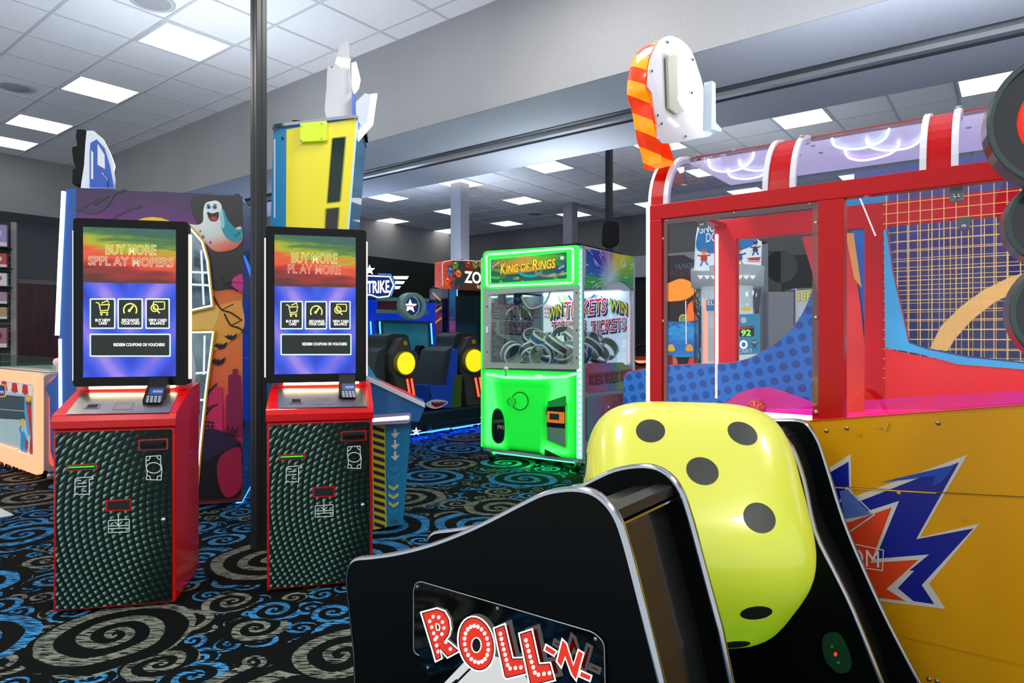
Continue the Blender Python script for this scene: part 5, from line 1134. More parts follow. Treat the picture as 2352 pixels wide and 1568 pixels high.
# leds and camera brackets
m = MB()
for k in range(20): h = B.hit(1974 + k * 1.9, 452 + k * 4.6, (0, .3, 0), Vector((0, 1, 0))); m.ell(h, .005, EM('#fff8ff', 3), 6)
B.part('led_row', m, 'slanting row of white dots')
for px, py, yy in ((1613, 513, .7), (2197, 447, .12), (2214, 516, yq - .05)):
    x_, z_ = B.P(px, py, yy); m = MB(); m.box(x_ - .03, x_ + .03, yy, yy + .02, z_ - .035, z_ + .05, PR('#6a8480', .3, .7)); m.lathe([(.0, -.02), (.014, -.016), (.016, 0)], (x_, yy, z_ - .01), CHROME, 'y', 14); B.part('bracket', m, bevel=.004)
# yellow side with star burst
YP = PR('#e09c04', .34); YP.node_tree.nodes['Principled BSDF'].inputs['Specular IOR Level'].default_value = .25
ys_ = -.03
m = MB(); top = B.Ps([(1500, 1002), (1860, 966), (2352, 929)], ys_); xe = LEN + .1; s_ = (top[2][1] - top[1][1]) / (top[2][0] - top[1][0]); 
m.prism([(0.0, .045), (xe, .045), (xe, top[2][1] + s_ * (xe - top[2][0])), (top[1][0], top[1][1]), (0, top[1][1] - .03)], ys_, -.001, YP); sp2 = B.part('side_panel', m, 'yellow side panel with blue and red star burst', bevel=.003)
B.part('lower_cabinet', MB().box(.02, LEN, .0, DEP - .12, .03, 1.2, PR('#802010', .5)))
a = B.art(y=ys_)
WB = PR('#d8cfc6', .4); NB = PR('#04138a', .35); OR = PR('#e8400c', .35); DY = PR('#c08006', .3)
A1 = [(1700, 1120), (1898, 1079), (1954, 1042), (1957, 1142), (2222, 1044), (2112, 1234), (2250, 1202), (2134, 1340), (2172, 1398), (2020, 1380), (1800, 1360), (1700, 1300)]
a.poly(A1, WB)
A2 = [(1700, 1128), (1900, 1088), (1949, 1060), (1951, 1160), (2203, 1061), (2104, 1238), (2236, 1213), (2117, 1343), (2146, 1387), (2098, 1380), (2062, 1350), (2100, 1310), (1700, 1310)]
a.poly(A2, NB)
A3 = [(1700, 1260), (1940, 1190), (2065, 1150), (2010, 1283), (2134, 1273), (2035, 1353), (2098, 1382), (1990, 1372), (1700, 1350)]
a.poly(A3, WB); a.poly([(1700, 1265), (1950, 1199), (2048, 1165), (2000, 1292), (2110, 1285), (2036, 1352), (2080, 1380), (1980, 1368), (1700, 1340)], OR)
a.poly([(2020, 1108), (2195, 1066), (2160, 1110), (2140, 1115), (2150, 1092)], PR('#1242b0', .35))
a.line([(1905, 1117), (2352, 1141), (2500, 1149)], 2.2, PR('#7a4a08', .4)); a.line([(1905, 1118.5), (2150, 1132)], 2.5, PR('#e8b848', .3))
a.line([(2070, 1462), (2352, 1528), (2480, 1560)], 1.3, DY); a.line([(1860, 967), (2352, 930)], 2.5, PR('#c02014', .3))
for p in ((2010, 985, 35), (1960, 1000, 20), (2200, 1195, 20)): a.poly([(p[0], p[1]), (p[0] + p[2], p[1] - p[2] * .6), (p[0] + p[2] * .7, p[1] + p[2] * .2), (p[0] + p[2] * .5, p[1] - p[2] * .1)], PR('#d89c08', .28), keep=False)
# reflected lettering painted onto the panel, mostly hidden behind the dice game
a.text('OM', (1948, 1297), (2019, 1303), 38, PR('#f2e4dc', .4)); a.line([(1965, 1250), (2029, 1263), (2027, 1310), (1985, 1304)], 2.2, PR('#f2e4dc', .4))
a.line([(1925, 1160), (1945, 1120), (2008, 1182), (1950, 1222)], 3, PR('#c8d0e0', .4)); a.poly([(1928, 1128), (1945, 1124), (2000, 1180), (1958, 1188), (1940, 1190)], PR('#5070b8', .4))
B.part('side_print', a, parent=sp2)
m = MB()
for p in ((1898, 989), (1945, 983), (2155, 971), (2064, 1133), (2134, 1560), (2152, 1564)):
    x_, z_ = B.P(*p, ys_); m.lathe([(.004, -.007), (.011, -.003), (.013, 0)], (x_, ys_, z_), PR('#b8a070', .25, .8), 'y', 12)
B.part('screw', m, parent=sp2)
# topper: striped tubular sign with pale back plate
bx_ = .12
def BX(pts, x=bx_): return [B.hit(a_, b_, (x, 0, 0), Vector((1, 0, 0))).yz for a_, b_ in pts]
zf = ztop + .02
pl_ = sm([(1530, 84), (1552, 85), (1575, 100), (1592, 125), (1604, 160), (1612, 185), (1625, 240), (1638, 305), (1600, 318), (1521, 329), (1510, 285), (1502, 245), (1498, 215), (1489, 200), (1490, 175), (1494, 140), (1508, 105)], 3)
plb = [(u, max(v_, zr1 + .02)) for u, v_ in BX(pl_)]
m = MB(); m.prism(plb, bx_ - .012, bx_, PR('#d8d2d4', .35), 'x'); tpl = B.part('topper_plate', fixp(m), 'pale back plate of the striped topper')
q = NT('striped_plastic'); oc, x, y, z = q.co()
f_ = q.math('FRACT', q.math('MULTIPLY', q.math('ADD', z, q.math('MULTIPLY', x, .55)), 5.2)); q.l(q.mix(q.math('GREATER_THAN', f_, .5), '#e83a10', '#ff9a14'), q.b.inputs['Base Color']); q.l(q.mix(q.math('GREATER_THAN', f_, .5), '#e83a10', '#ff9a14'), q.b.inputs['Emission Color']); q.b.inputs['Emission Strength'].default_value = .45; q.b.inputs['Roughness'].default_value = .15; STR = q.m
tb = [(1532, 86), (1510, 98), (1496, 125), (1488, 165), (1487, 200), (1495, 225), (1500, 250), (1508, 300), (1520, 345), (1524, 372)]
cen = [Vector((bx_ - .012, *B.hit(a_, b_, (bx_, 0, 0), Vector((1, 0, 0))).yz)) for a_, b_ in sm(tb, 3, False)]
m = MB(); vs = []; nn = 12
for i, p in enumerate(cen):
    for k in range(nn):
        an = math.pi * k / (nn - 1); vs.append((p.x - .17 * math.sin(an) ** .8, p.y + .10 + .10 * -math.cos(an) * 1.0 - .0, p.z + (.0)))
m.add(vs, [(i * nn + k, i * nn + k + 1, (i + 1) * nn + k + 1, (i + 1) * nn + k) for i in range(len(cen) - 1) for k in range(nn - 1)], STR, True)
B.part('topper_tube', m, 'orange and yellow striped tube edge', parent=tpl)
a = Art(B, Vector((bx_, 0, 0)), Vector((1, 0, 0)), .001)
SL = EM('#ffffff', 2.0)
for (p, q2) in (((1532, 120), (1556, 138)), ((1548, 160), (1558, 168)), ((1550, 220), (1560, 228)), ((1579, 155), (1601, 172)), ((1580, 184), (1604, 202)), ((1582, 243), (1606, 258)), ((1583, 272), (1606, 288)), ((1537, 272), (1560, 290))): a.line([p, q2], 5, SL)
for p in ((1534, 97), (1592, 137), (1498, 163), (1511, 265), (1520, 284), (1575, 313), (1589, 213)): a.poly(cir(p[0], p[1], 2, 3.2), PR('#30302c', .3, .5))
B.part('plate_slots', a, 'lit slots', parent=tpl)
m = MB(); m.prism([tuple(v_) for v_ in BX([(1524, 131), (1546, 128), (1547, 235), (1562, 258), (1548, 265), (1528, 250)])], bx_ + .012, bx_ + .03, PR('#b9bba6', .4), 'x'); B.part('cable_cover', fixp(m), parent=tpl)
m = MB(); yy_ = BX([(1617, 190), (1625, 195), (1626, 285), (1640, 300), (1638, 306), (1615, 300)]); m.prism([tuple(v_) for v_ in yy_], bx_, bx_ + .05, PR('#b0c4cc', .3)); fixp(m); m = MB(); m.prism([tuple(v_) for v_ in yy_], bx_, bx_ + .06, PR('#b4c6ce', .3, 0, .1), 'x'); B.part('bracket', fixp(m), parent=tpl)
# ---------------------------------------------------------------- rolling dice game in the foreground
P1 = Vector((.148, 1.498, 0)) * .88; D = T('dice_game', 'black rolling dice game with chrome edged side panels and red ROLL-N lettering', 'arcade game', P1, YAW, None, .88)
ol = [(812, 1500), (798, 1370), (795, 1330), (800, 1300), (815, 1284), (850, 1280), (900, 1273), (950, 1262), (1000, 1247), (1050, 1228), (1100, 1206), (1150, 1181), (1200, 1155), (1250, 1132), (1300, 1123), (1340, 1125), (1372, 1138), (1400, 1165), (1420, 1200), (1435, 1245), (1450, 1300), (1475, 1400), (1500, 1500), (1520, 1580)]
ol2 = D.Ps(ol); x9, z9 = ol2[-1]; x8, z8 = ol2[-3]; sl = (x9 - x8) / (z9 - z8)
x0b = ol2[0][0] + .02
outl = [(x0b, .09)] + sm(ol2, 3, False) + [(x9 + sl * (.09 - z9) * .75, .09)]
PB = PR('#020404', .42)
PB.node_tree.nodes['Principled BSDF'].inputs['Specular IOR Level'].default_value = .12
offs = (0, .337, 1.222, 1.559)
def traced(pts, y_):
    ip = max(range(len(outl)), key=lambda i: outl[i][1]); left = [(x_, z_) for x_, z_ in outl[:ip]]; tr_ = D.Ps(pts, y_); left = [p for p in left if p[0] < tr_[0][0] - .01]
    (xa_, za_), (xb_, zb_) = tr_[-2], tr_[-1]; k_ = (xb_ - xa_) / (zb_ - za_)
    return left + sm(tr_, 3, False) + [(xb_ + k_ * (.09 - zb_) * .6, .09)]
o3_ = traced([(1791, 990), (1822, 1025), (1850, 1100), (1875, 1215), (1915, 1300), (1962, 1398), (2030, 1568)], offs[2])
o4_ = traced([(1813, 963), (1850, 968), (1878, 1005), (1895, 1050), (1939, 1190), (1988, 1309), (2043, 1428), (2116, 1568)], offs[3])
def panel(y0, y1, outl=outl):
    m = MB(); m.prism(outl, y0, y1, PB); p = D.part('side_panel', m, 'black shaped side panel')
    N = len(outl); th = (y1 - y0) / 2; m = MB()
    path = [(x_, (y0 + y1) / 2, z_) for x_, z_ in outl]
    vs = []
    # edge trim: flat band with rounded crown following the outline
    n = len(path); 
    for i, pth in enumerate(path):
        a_ = Vector(path[max(0, i - 1)]); b_ = Vector(path[min(n - 1, i + 1)]); t_ = (b_ - a_).normalized(); nrm = Vector((-t_.z, 0, t_.x))
        for u, h_ in ((-1.12, -.006), (-1.12, .001), (-.5, .0045), (.5, .0045), (1.12, .001), (1.12, -.006)): vs.append(Vector(pth) + nrm * h_ + Vector((0, th * u, 0)))
    m.add(vs, [(i * 6 + k, (i + 1) * 6 + k, (i + 1) * 6 + k + 1, i * 6 + k + 1) for i in range(n - 1) for k in range(5)], PR('#b8bcc0', .16, 1), True)
    D.part('edge_trim', m, 'chrome edge trim', parent=p); return p
TH = .022
pans = [panel(offs[0], offs[0] + TH), panel(offs[1], offs[1] + TH), panel(offs[2] - TH, offs[2], o3_), panel(offs[3] - TH, offs[3], o4_)]
# bars and boxes between the paired panels
pk = max(outl, key=lambda p: p[1])
for ya, yb_ in ((offs[0] + TH, offs[1]), (offs[2], offs[3] - TH)):
    ou_ = outl if ya < .5 else o3_
    bx0, bz0 = pk[0] + .045, pk[1] - .055
    m = MB(); m.box(bx0 - .022, bx0 + .022, ya - .0, yb_, bz0 - .013, bz0 + .013, PR('#1a1d1f', .35, .3)); m.box(bx0 - .018, bx0 + .03, ya, yb_, bz0 - .022, bz0 - .017, CHROME); D.part('cross_bar', m)
    s_i = 17
    inner = [(x_ - .055, z_ - .02) for x_, z_ in ou_ if x_ > pk[0] + .06]
    inner = [(inner[0][0] - .06, inner[0][1] - .01)] + inner
    m = MB(); m.prism(inner + [(x0b + .1, .09), (x0b + .1, .42)], ya, yb_, PR('#101210', .3, coat=.3)); D.part('housing', m, 'black box between the paired panels')
# lane floor under the die
xd_ = (D.I @ Vector((.5934 * .88, 2.25 * .88, .6))).x
m = MB(); m.prism([(x0b + .05, .09), (x0b + .05, .30), (xd_ + .02, .30), (xd_ + .06, .09)], offs[1] + TH, offs[2] - TH, PR('#0a1a10', .3)); D.part('lane_floor', m)
m = MB(); 
for x_, y_ in ((x0b + .08, .03), (x0b + .08, offs[3] - .05), (pk[0] + .3, .03), (pk[0] + .3, offs[3] - .05), (pk[0] + .3, offs[1] - .03)): m.lathe([(.03, 0), (.03, .012), (.012, .02), (.012, .095)], (x_, y_, 0), CHROME, 'z', 14)
D.part('foot', m)
# small oval sensor on the fourth panel's inner face
h = D.hit(1920, 1500, (0, offs[2] - .03, 0), Vector((0, 1, 0)))
a_, b_ = D.P(1920, 1500, offs[2] - TH - .02)
m = MB(); pts = D.Ps(sm([(1888, 1475), (1893, 1460), (1912, 1455), (1930, 1465), (1948, 1500), (1954, 1530), (1945, 1544), (1922, 1543), (1898, 1520), (1890, 1495)]), offs[2] - TH - .02)
m.prism(pts, offs[2] - TH - .02, offs[2] - TH, PR('#0c3a20', .35)); se = D.part('sensor', m, 'green oval sensor', bevel=.005)
a = D.art(y=offs[2] - TH - .02); a.poly(cir(1919, 1502, 4, 5), EM('#ff4030', 1.0)); a.poly(cir(1911, 1484, 3.5), PR('#3a8a58', .2)); a.poly(cir(1926, 1521, 3.5), PR('#3a8a58', .2)); D.part('sensor_window', a, parent=se)
# sign panel on the nearest side
y_s = -.006
sp_ = rq([(958, 1333), (1365, 1452), (1388, 1475), (1392, 1700), (960, 1700), (988, 1560), (978, 1535), (950, 1505), (950, 1350)], 16)
m = MB(); m.prism(D.Ps(sp_, y_s), y_s, -.0005, PR('#020303', .08, coat=.5)); sgp = D.part('sign_panel', m, 'glossy black sign panel', parent=pans[0])
m = MB(); m.tube([(a_, y_s - .0005, b_) for a_, b_ in D.Ps(rq([(950, 1500), (950, 1350), (960, 1333), (1365, 1452), (1388, 1475), (1392, 1660)], 14), y_s)], .0014, PR('#9a9c9c', .35, .3), 6); D.part('sign_outline', m, 'pale engraved outline', parent=sgp)
m = MB()
for p in ((959, 1347), (1143, 1397), (1368, 1467), (983, 1533)): x_, z_ = D.P(*p, y_s); m.lathe([(.0015, -.004), (.0045, -.002), (.005, 0)], (x_, y_s, z_), PR('#8a9088', .3, .8), 'y', 14)
D.part('screw', m, parent=sgp)
a = D.art(y=y_s)
LRd = EM('#e8321c', 1.0); LWh = EM('#fffaf4', 1.25); LBk = PR('#060606', .4)
a.poly([(1020, 1568), (1066, 1520), (1110, 1500), (1190, 1520), (1215, 1568), (1215, 1640), (980, 1640)], EM('#dfe2e2', .9)); a.line([(1040, 1575), (1085, 1530)], 5, LBk); a.line([(1000, 1600), (1050, 1560)], 4, LBk)
def marquee(pts, holes, dots, rdot):
    a.line(pts, 9.5, LWh, True); a.poly(pts, LRd); a.line(pts, 2.2, LBk, True)
    for h_ in holes: a.poly(h_, LBk); a.line(h_, 2.5, LWh, True)
    k0 = True
    for d_ in dots: a.poly(cir(d_[0], d_[1], rdot, rdot * 1.2, 14), LWh, keep=not k0); k0 = False
def along(pts, n): 
    L = [0]; 
    for i in range(len(pts) - 1): L.append(L[-1] + (Vector(pts[i + 1]) - Vector(pts[i])).length)
    out = []
    for k in range(n):
        s_ = L[-1] * k / (n - 1)
        for i in range(len(pts) - 1):
            if s_ <= L[i + 1] + 1e-6: t_ = (s_ - L[i]) / max(1e-6, L[i + 1] - L[i]); out.append(tuple(Vector(pts[i]) * (1 - t_) + Vector(pts[i + 1]) * t_)); break
    return out
Rp = [(970, 1408), (1000, 1398), (1018, 1402), (1030, 1420), (1033, 1440), (1028, 1458), (1022, 1465), (1053, 1496), (1025, 1505), (1016, 1500), (1003, 1482), (1004, 1508), (1001, 1515), (998, 1514)]
Rp = [(970, 1408), (1003, 1399), (1020, 1405), (1030, 1422), (1033, 1444), (1029, 1459), (1021, 1468), (1052, 1494), (1028, 1507), (1009, 1487), (1012, 1510), (1002, 1515), (995, 1490)]
marquee(Rp, [[(1001, 1432), (1007, 1433), (1010, 1440), (1008, 1447), (1003, 1446)]], along([(1006, 1496), (1000, 1470), (995, 1450), (986, 1424), (993, 1416), (1003, 1414), (1014, 1422), (1020, 1440), (1014, 1458), (1003, 1463)], 12) + along([(1024, 1474), (1034, 1490)], 2), 3.6)
Oo = [(1100 + p[0], 1478 + p[1]) for p in cir(0, 0, 39, 60, 30)]; Oo = [(x_ - 6 + (y_ - 1478) * .12, y_) for x_, y_ in Oo]
Oh = [(1094 + p[0], 1481 + p[1]) for p in cir(0, 0, 11, 17, 18)]
marquee(Oo, [Oh], [(1094 + 27 * math.cos(R(18 * k)) + .12 * 42 * math.sin(R(18 * k)), 1479 + 42 * math.sin(R(18 * k))) for k in range(20)], 4)
L1 = [(1137, 1444), (1158, 1436), (1176, 1513), (1206, 1512), (1208, 1545), (1164, 1556), (1160, 1552)]
marquee(L1, [], along([(1149, 1455), (1158, 1495), (1168, 1535), (1196, 1532)], 10), 4)
L2_ = [(1195, 1456), (1220, 1448), (1237, 1526), (1262, 1524), (1272, 1560), (1224, 1572), (1218, 1568)]
marquee(L2_, [], along([(1208, 1470), (1218, 1510), (1230, 1550), (1262, 1545)], 10), 4.2)
for pts in ([(1255, 1482), (1277, 1496), (1272, 1504), (1252, 1492)], [(1280, 1518), (1292, 1470), (1300, 1478), (1317, 1530), (1329, 1494), (1339, 1500), (1323, 1560), (1314, 1548), (1298, 1506), (1289, 1530)], [(1335, 1542), (1357, 1552), (1354, 1562), (1332, 1552)]):
    a.line(pts, 7, LWh, True); a.poly(pts, LRd)
D.part('sign_lettering', a, 'red marquee bulb lettering outlined white', parent=sgp)
# the die
phi, el, rho, dcx, dcz, da, kk = -.0604, .7316, -.0236, .5934 * .88, -.6438 * .88, .3477 * .88, .4208
hh = Vector((math.sin(phi), -math.cos(phi), 0)); nz_ = hh * math.cos(el) + Vector((0, 0, 1)) * math.sin(el); ex0 = Vector((math.cos(phi), math.sin(phi), 0)); up0 = nz_.cross(ex0) * 1.0
if up0.z < 0: up0 = -up0
ex1 = ex0 * math.cos(rho) + up0 * math.sin(rho); up1 = -ex0 * math.sin(rho) + up0 * math.cos(rho)
DC = Vector((dcx, 2.25 * .88, EYE + dcz)); PW = 4.2
def sup(v_): 
    l = (abs(v_[0]) ** PW + abs(v_[1]) ** PW + abs(v_[2]) ** PW) ** (1 / PW); return Vector(v_) / l
def dw(v_, s_=1.0): p = sup(v_) * da * s_; return ex1 * p.x + up1 * p.y + nz_ * p.z
die = T('giant_die', 'huge glowing yellow rounded die with black spots, between the dice game panels', 'die', DC, 0)
m = MB(); Nn = 28
def facepts(f, s_, u, v_): 
    return {0: (s_, u, v_), 1: (u, s_, v_), 2: (u, v_, s_)}[f]
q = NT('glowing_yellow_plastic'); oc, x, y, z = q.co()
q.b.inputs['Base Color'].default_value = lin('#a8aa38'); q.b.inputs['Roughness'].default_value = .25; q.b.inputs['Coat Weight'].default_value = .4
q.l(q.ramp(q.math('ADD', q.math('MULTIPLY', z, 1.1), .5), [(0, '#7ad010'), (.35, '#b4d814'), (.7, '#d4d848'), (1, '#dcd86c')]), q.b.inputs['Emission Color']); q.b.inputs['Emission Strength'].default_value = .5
for f in range(3):
    for s_ in (-1, 1):
        vs = [dw(facepts(f, s_, math.tan((2 * i / Nn - 1) * math.pi / 4), math.tan((2 * j / Nn - 1) * math.pi / 4))) for i in range(Nn + 1) for j in range(Nn + 1)]
        fl = (s_ > 0) != (f == 1)
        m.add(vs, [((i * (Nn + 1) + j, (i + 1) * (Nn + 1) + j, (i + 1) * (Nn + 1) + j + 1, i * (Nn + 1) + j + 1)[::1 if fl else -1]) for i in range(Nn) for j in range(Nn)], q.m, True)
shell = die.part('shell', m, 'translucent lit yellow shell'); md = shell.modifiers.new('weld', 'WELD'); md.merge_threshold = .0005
pipm = PR('#23261c', .45)
def pip(f, s_, u, v_, r=.125):
    m = MB(); vs = [dw(facepts(f, s_, u, v_), 1.004)]; n = 28
    for rr2 in (.5, 1):
        vs += [dw(facepts(f, s_, u + r * rr2 * math.cos(2 * math.pi * k / n), v_ + r * rr2 * math.sin(2 * math.pi * k / n)), 1.004 if rr2 < 1 else 1.003) for k in range(n)]
    m.add(vs, [(0, 1 + k, 1 + (k + 1) % n) for k in range(n)] + [(1 + k, 1 + n + k, 1 + n + (k + 1) % n, 1 + (k + 1) % n) for k in range(n)], pipm, True)
    o_ = die.part('pip', m); fixn(o_); return o_
for u in (-kk, kk):
    for v_ in (-kk, kk): pip(2, 1, u, v_, .138)
pip(2, 1, 0, 0, .138)
for u in (-kk, kk):
    for v_ in (-kk, kk): pip(1, -1, u, v_, .138)
for v_ in (-kk, 0, kk): pip(0, -1, v_ * .9, v_, .138)
# ---------------------------------------------------------------- black lobed sign at the right edge
Q = T('signal_post', 'tall black lobed signal sign with a red glowing lens, cut by the right edge', 'sign', (1.27, 1.55, 0), -28)
edge = PR('#3e4c48', .2, .2); GB_ = PR('#0a1210', .15, coat=.6)
def lobe(cx_, cy2, r_, yy, name='lobe'):
    c_ = Q.P(cx_, cy2, yy); rx = abs(Q.P(cx_ - r_, cy2, yy)[0] - c_[0]); o = cir(c_[0], c_[1], rx, n=48); i_ = cir(c_[0], c_[1], rx - .013, n=48)
    m = MB(); m.ring(o, i_, yy - .0, yy + .09, edge); rim = Q.part('lobe_rim', m, 'grey green rounded rim', bevel=.005)
    m = MB(); m.prism(i_, yy + .02, yy + .08, GB_); Q.part('lobe_face', m, parent=rim); return c_, rx, rim
c1_, rx1, rim1 = lobe(2474, 262, 208, 0)
m = MB(); m.lathe([(.001, -.03), (rx1 * .4, -.025), (rx1 * .62, -.005), (rx1 * .7, .02)], (c1_[0], .02, c1_[1]), EM('#ff2c18', 1.0, '#a01008'), 'y', 32); Q.part('red_lens', m, 'red glowing lens', parent=rim1)
m = MB(); m.lathe([(.001, -.004), (.006, -.003), (.007, 0)], (Q.P(2322, 180, .02)[0], .02, Q.P(2322, 180, .02)[1]), PR('#30403c', .3, .8), 'y', 12); Q.part('bolt', m)
lobe(2440, 505, 132, .1); lobe(2490, 715, 172, .0)
m = MB(); m.box(c1_[0] + .02, c1_[0] + .2, .1, .2, 0, c1_[1], BLKM); m.box(c1_[0] - .1, c1_[0] + .3, 0, .3, 0, .03, BLKM); Q.part('post', m)
# ---------------------------------------------------------------- things seen through the red game's windows
N_ = T('snow_game', 'white round drop game with blue snow sign and cartoon children, seen through the red game', 'arcade game', (2.62, 8.0, 0), 0)
SR = .42
sx, sz = N_.P(1600, 860); 
zA, zB, zC, zD = N_.P(1670, 850)[1], N_.P(1670, 625)[1], N_.P(1670, 520)[1], N_.P(1670, 500)[1]
WHS = PR('#dfe6ea', .4, 0, .4)  # white parts given emission to look brightly lit
N_.part('base', MB().lathe([(SR, .02), (SR, zA), (SR * .9, zA + .02)], (0, 0, 0), WHS, 'z', 32))
N_.part('tube', MB().lathe([(SR * .92, zA), (SR * .92, zB)], (0, 0, 0), glass('#e8f4f8', .8, .05, .12), 'z', 32))
N_.part('column', MB().lathe([(.3, zA), (.3, zB)], (0, 0, 0), WHS, 'z', 24))
N_.part('canopy', MB().lathe([(SR, zB - .18), (SR * 1.02, zB), (SR * 1.02, zB + .05), (SR * .9, zB + .06)], (0, 0, 0), PR('#c8d4d8', .4, 0, .15), 'z', 32))
added_uplight(N_, -.28, .28, -.1, .3, zB + .06, 25)
a = N_.art(y=-SR - .02)
for k in range(9): a.poly([(1602 + k * 15, 632)] + [(1602 + k * 15 + 14 * t_ / 6, 632 + 9 * math.sin(math.pi * t_ / 6)) for t_ in range(7)] + [(1616 + k * 15, 632)], EM('#ffffff', .8), keep=k > 0)
N_.part('scallops', a)
m = MB(); ss = [(1598, 620), (1602, 545), (1606, 520), (1620, 508), (1640, 504), (1700, 504), (1738, 548), (1750, 555), (1748, 612), (1700, 618), (1640, 622)]
m.prism(N_.Ps(ss, -.3), -.3, -.22, EM('#dce8f0', .55, '#dce8f0')); sn = N_.part('sign', m, 'snow scene sign with cartoon children', bevel=.01)
a = N_.art(y=-.302); E_ = lambda h: EM(h, .75)
a.poly(sm([(1602, 575), (1602, 540), (1615, 515), (1640, 505), (1700, 505), (1738, 548), (1735, 560), (1700, 575), (1650, 582)], 3), E_('#1878c8'))
a.text('SNOW', (1608, 536), (1662, 528), 20, E_('#e8f8ff'), E_('#0c50a0'), .04, off=.02); a.text('DOWN', (1622, 556), (1676, 548), 20, E_('#e8f8ff'), E_('#0c50a0'), .04, off=.02)
def kid(x, y, k, cap, coat, leg, skin='#e8b898'):
    a.poly(sm([(x - 5 * k, y), (x + 5 * k, y), (x + 7 * k, y + 14 * k), (x - 7 * k, y + 14 * k)], 3), E_(coat)); a.line([(x - 5 * k, y + 3 * k), (x - 15 * k, y + 1 * k)], 3.5 * k, E_(coat)); a.line([(x + 5 * k, y + 3 * k), (x + 15 * k, y - 1 * k)], 3.5 * k, E_(coat))
    a.line([(x - 3 * k, y + 14 * k), (x - 8 * k, y + 26 * k)], 4 * k, E_(leg)); a.line([(x + 3 * k, y + 14 * k), (x + 9 * k, y + 24 * k)], 4 * k, E_(leg))
    a.poly(cir(x, y - 6 * k, 6.5 * k, 6.5 * k, 14), E_(skin)); a.poly([(x - 7 * k, y - 7 * k), (x - 5 * k, y - 14 * k), (x + 5 * k, y - 14 * k), (x + 7 * k, y - 7 * k)], E_(cap)); a.poly(cir(x - 2 * k, y - 5 * k, 1 * k), LBk); a.poly(cir(x + 2 * k, y - 5 * k, 1 * k), LBk)
kid(1617, 585, 1.0, '#c06030', '#c8382c', '#3890c8'); kid(1697, 582, 1.1, '#704830', '#2a58b0', '#d8b030'); kid(1735, 566, .8, '#30304a', '#203a70', '#203a70')
a.poly([(1716, 592), (1748, 590), (1744, 598), (1722, 598)], E_('#c82430')); a.line([(1716, 598), (1724, 601), (1746, 600)], 1.5, E_('#803040'))
N_.part('sign_picture', a, parent=sn)
a = N_.art(y=-SR - .06)
a.poly([(1698, 722), (1746, 720), (1746, 862), (1698, 862)], E_('#2a8cb8')); a.poly([(1698, 815), (1746, 812), (1746, 870), (1698, 870)], E_('#d8e4e8')); a.poly([(1698, 750), (1732, 748), (1732, 772), (1698, 773)], E_('#0c1c1c'))
a.text('BEST>>', (1698, 756), (1731, 754), 5, EM('#ff4030', 1.2)); a.text('92', (1703, 771), (1724, 770), 13, EM('#90ff60', 1.3), off=.03)
a.line(cir(1708, 791, 7, 8), 4, EM('#ffffff', 1.2), True); a.text('START', (1688, 811), (1729, 809), 8, E_('#8098a0'), E_('#f4f8fa'), .03); kid(1733, 788, .6, '#704830', '#304870', '#304870'); a.poly(cir(1708, 735, 7), E_('#b0ccd4')); a.poly(rc(1703, 706, 1724, 714, 2), E_('#e0c840'))
N_.part('front_panel', a, 'start panel with BEST 92 display')
for px in (1622, 1676):
    x_, _ = N_.P(px, 700, -SR - .1); z0_ = N_.P(px, 838, -SR - .1)[1]; z1_ = N_.P(px, 686, -SR - .1)[1]; N_.part('lit_post', MB().box(x_ - .02, x_ + .02, -SR - .1, -SR - .05, z0_, z1_, EM('#ff9a88', 1.3)))
x_, z_ = N_.P(1636, 702, -SR - .1); a = N_.art(y=-SR - .1); a.poly(rc(1622, 688, 1652, 714, 2), E_('#2a80c0')); a.text('EL', (1625, 700), (1640, 700), 10, E_('#ffffff')); N_.part('small_sign', a)
# orange dragon game
Og = T('dragon_game', 'orange and blue game with a flaming orange creature, seen through the red game left window', 'arcade game', (2.95, 10.6, 0), -20)
def opoly(pts, y0, y1, mat, name, lab=None): m = MB(); m.prism([(a_, max(.02, b_)) for a_, b_ in Og.Ps(pts, y0)], y0, y1, mat); return Og.part(name, m, lab)
opoly([(1500, 845), (1600, 845), (1600, 930), (1500, 930)], 0, .6, PR('#1a1e28', .4), 'base')
opoly([(1500, 738), (1600, 738), (1600, 820), (1500, 820)], .02, .5, graded('sea_screen', 'z', .8, 1.5, [(0, '#2a9ae0'), (.4, '#1c68c8'), (.8, '#2aa8e8'), (1, '#1060b8')], .8, .9, (3, 3, 6)), 'screen', 'bright blue screen')
opoly([(1500, 820), (1600, 820), (1600, 846), (1500, 846)], -.1, .5, PR('#20242c', .4), 'console')
opoly([(1500, 590), (1570, 585), (1600, 600), (1600, 738), (1500, 738)], .1, .5, PR('#2c2630', .4), 'upper_cabinet')
opoly(sm([(1520, 660), (1540, 648), (1565, 640), (1590, 650), (1596, 668), (1575, 685), (1550, 690), (1525, 688)], 4), -.1, .1, EM('#f08a1c', .9, '#f08a1c'), 'creature', 'flaming orange creature')
opoly([(1575, 738), (1580, 700), (1590, 690), (1592, 715), (1604, 735)], -.02, .09, EM('#f06a10', .8, '#f06a10'), 'flame')
a = Og.art(y=.09); a.text('HUNGRY', (1552, 618), (1600, 615), 12, EM('#6a88a8', .5), EM('#203048', .5), .04); a.line(cir(1569, 733, 8, 10), 3.5, EM('#e8a030', 1)); a.poly(cir(1569, 733, 5, 7), EM('#30c080', .8)); Og.part('lettering', a)
a = Og.art(y=-.101)
a.text('DRAGON', (1510, 632), (1600, 634), 14, EM('#783040', .5))
for px, c_ in ((1541, '#e8c020'), (1583, '#f0a820')): a.poly(sm([(px - 8, 805), (px - 5, 792), (px + 5, 792), (px + 9, 805)], 3), EM(c_, .8))
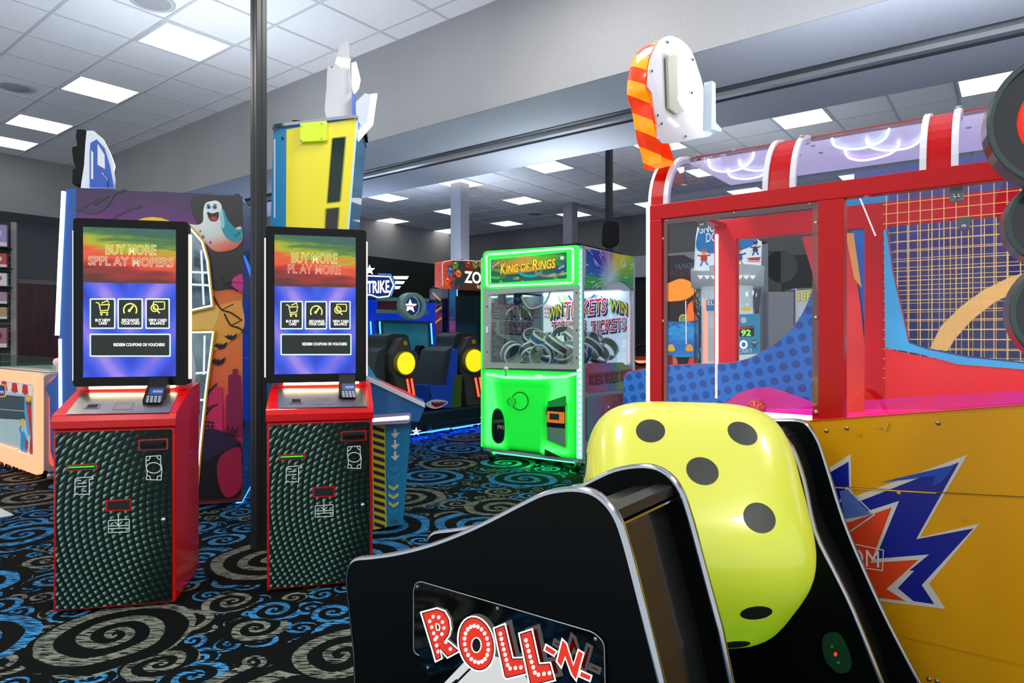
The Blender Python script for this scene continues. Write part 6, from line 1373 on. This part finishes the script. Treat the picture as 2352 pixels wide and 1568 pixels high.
for px, c_ in ((1545, '#d86a30'), (1592, '#d83a30')): a.poly(sm([(px - 10, 838), (px - 8, 822), (px + 8, 822), (px + 10, 838)], 3), EM(c_, .8))
a.line([(1575, 690), (1576, 790)], 2, EM('#ffd8f0', 1.2)); Og.part('console_print', a)
# grey cabinet and ice game
Ig = T('change_cabinet', 'plain grey metal cabinet with a dark round window above, seen through the red game', 'cabinet', (3.62, 8.9, 0), 0)
x0, z0 = Ig.P(1765, 670); x1, _ = Ig.P(1815, 670)
Ig.part('case', MB().box(x0, x1 + .05, 0, .5, .02, z0, PR('#a4a6ae', .45)), bevel=.01)
x2, z2 = Ig.P(1738, 560, .1); x3, z3 = Ig.P(1765, 590, .1)
Ig.part('upper_case', MB().box(x2 - .0, x3, .1, .5, .02, z2, PR('#8a8c98', .4)), bevel=.01)
added_uplight(Ig, x2 + .02, x3 - .02, .12, .48, z2, 25)
c_ = Ig.P(1795, 612, .2); r_ = Ig.P(1832, 612, .2)[0] - c_[0]
m = MB(); m.box(c_[0] - r_ * .9, c_[0], .2, .4, z0, c_[1] + r_ * .98, PR('#10141c', .2)); m.prism(cir(c_[0], c_[1], r_, n=40), .2, .4, PR('#0c1018', .12)); Ig.part('round_window', m, 'dark round window', bevel=.01)
Ic = T('ice_game', 'small white game with yellow ICE lettering, seen deep through the red game window', 'arcade game', (3.97, 9.2, 0), 0)
x0, z0 = Ic.P(1836, 662); x1, z1 = Ic.P(1866, 760)
Ic.part('cabinet', MB().box(x0 - .05, x1 + .35, .01, .6, .02, z0, PR('#d8dce4', .4, 0, .2)), bevel=.01)
a = Ic.art(y=.01); a.text('ICE', (1834, 690), (1862, 688), 17, EM('#e8d820', .9), EM('#607018', .6), .05, off=.02); a.poly([(1830, 662), (1880, 660), (1880, 664), (1830, 667)], E_('#607040')); a.poly([(1832, 705), (1868, 700), (1866, 760), (1836, 768)], E_('#b0c0d8')); a.text('NICE', (1834, 735), (1850, 733), 8, E_('#2a70a0')); a.line([(1812, 712), (1808, 740)], 4, E_('#e8f0ff'))
Ic.part('front_print', a)
m = MB(); x0, z0 = Ic.P(1803, 665, .02); x1, _ = Ic.P(1832, 665, .02); m.box(x0, x1, .02, .5, .02, z0, PR('#5a5a7a', .4)); Ic.part('side_cabinet', m)
# pale panel and steering wheel to the right of the claw machine
Wt = T('wall_board', 'pale grey board high on the black back wall, right of the claw machine', 'board', RY @ Vector((-3.2, LB - .08, 0)), YAW)
xa_, za_ = Wt.P(1462, 637, 0); xb_, zb_2 = Wt.P(1500, 585, 0); Wt.part('board', MB().box(xa_ - .5, xb_ + 1.2, 0, .05, za_, zb_2, PR('#b9bcc6', .5)))
St = T('steering_wheel_console', 'small driving console with black steering wheel, between the claw machine and the red game', 'arcade game', (1.62, 7.9, 0), -30)
x_, z_ = St.P(1472, 815); m = MB(); m.tube([(x_ + .13 * math.cos(R(t_)), .05 + .05 * math.sin(R(t_)), z_ + .12 * math.sin(R(t_))) for t_ in range(0, 360, 20)], .017, BLK, 8, True); m.tube([(x_ - .12, .05, z_), (x_ + .12, .05, z_)], .012, BLK); St.part('steering_wheel', m)
St.part('console', MB().box(x_ - .25, x_ + .25, .08, .5, .03, z_ + .0, PR('#9a3430', .4, 0, .1)), bevel=.02); St.part('rim_light', MB().box(x_ - .25, x_ + .25, .06, .08, z_ - .1, z_ - .07, EM('#ffb060', 1.2)))
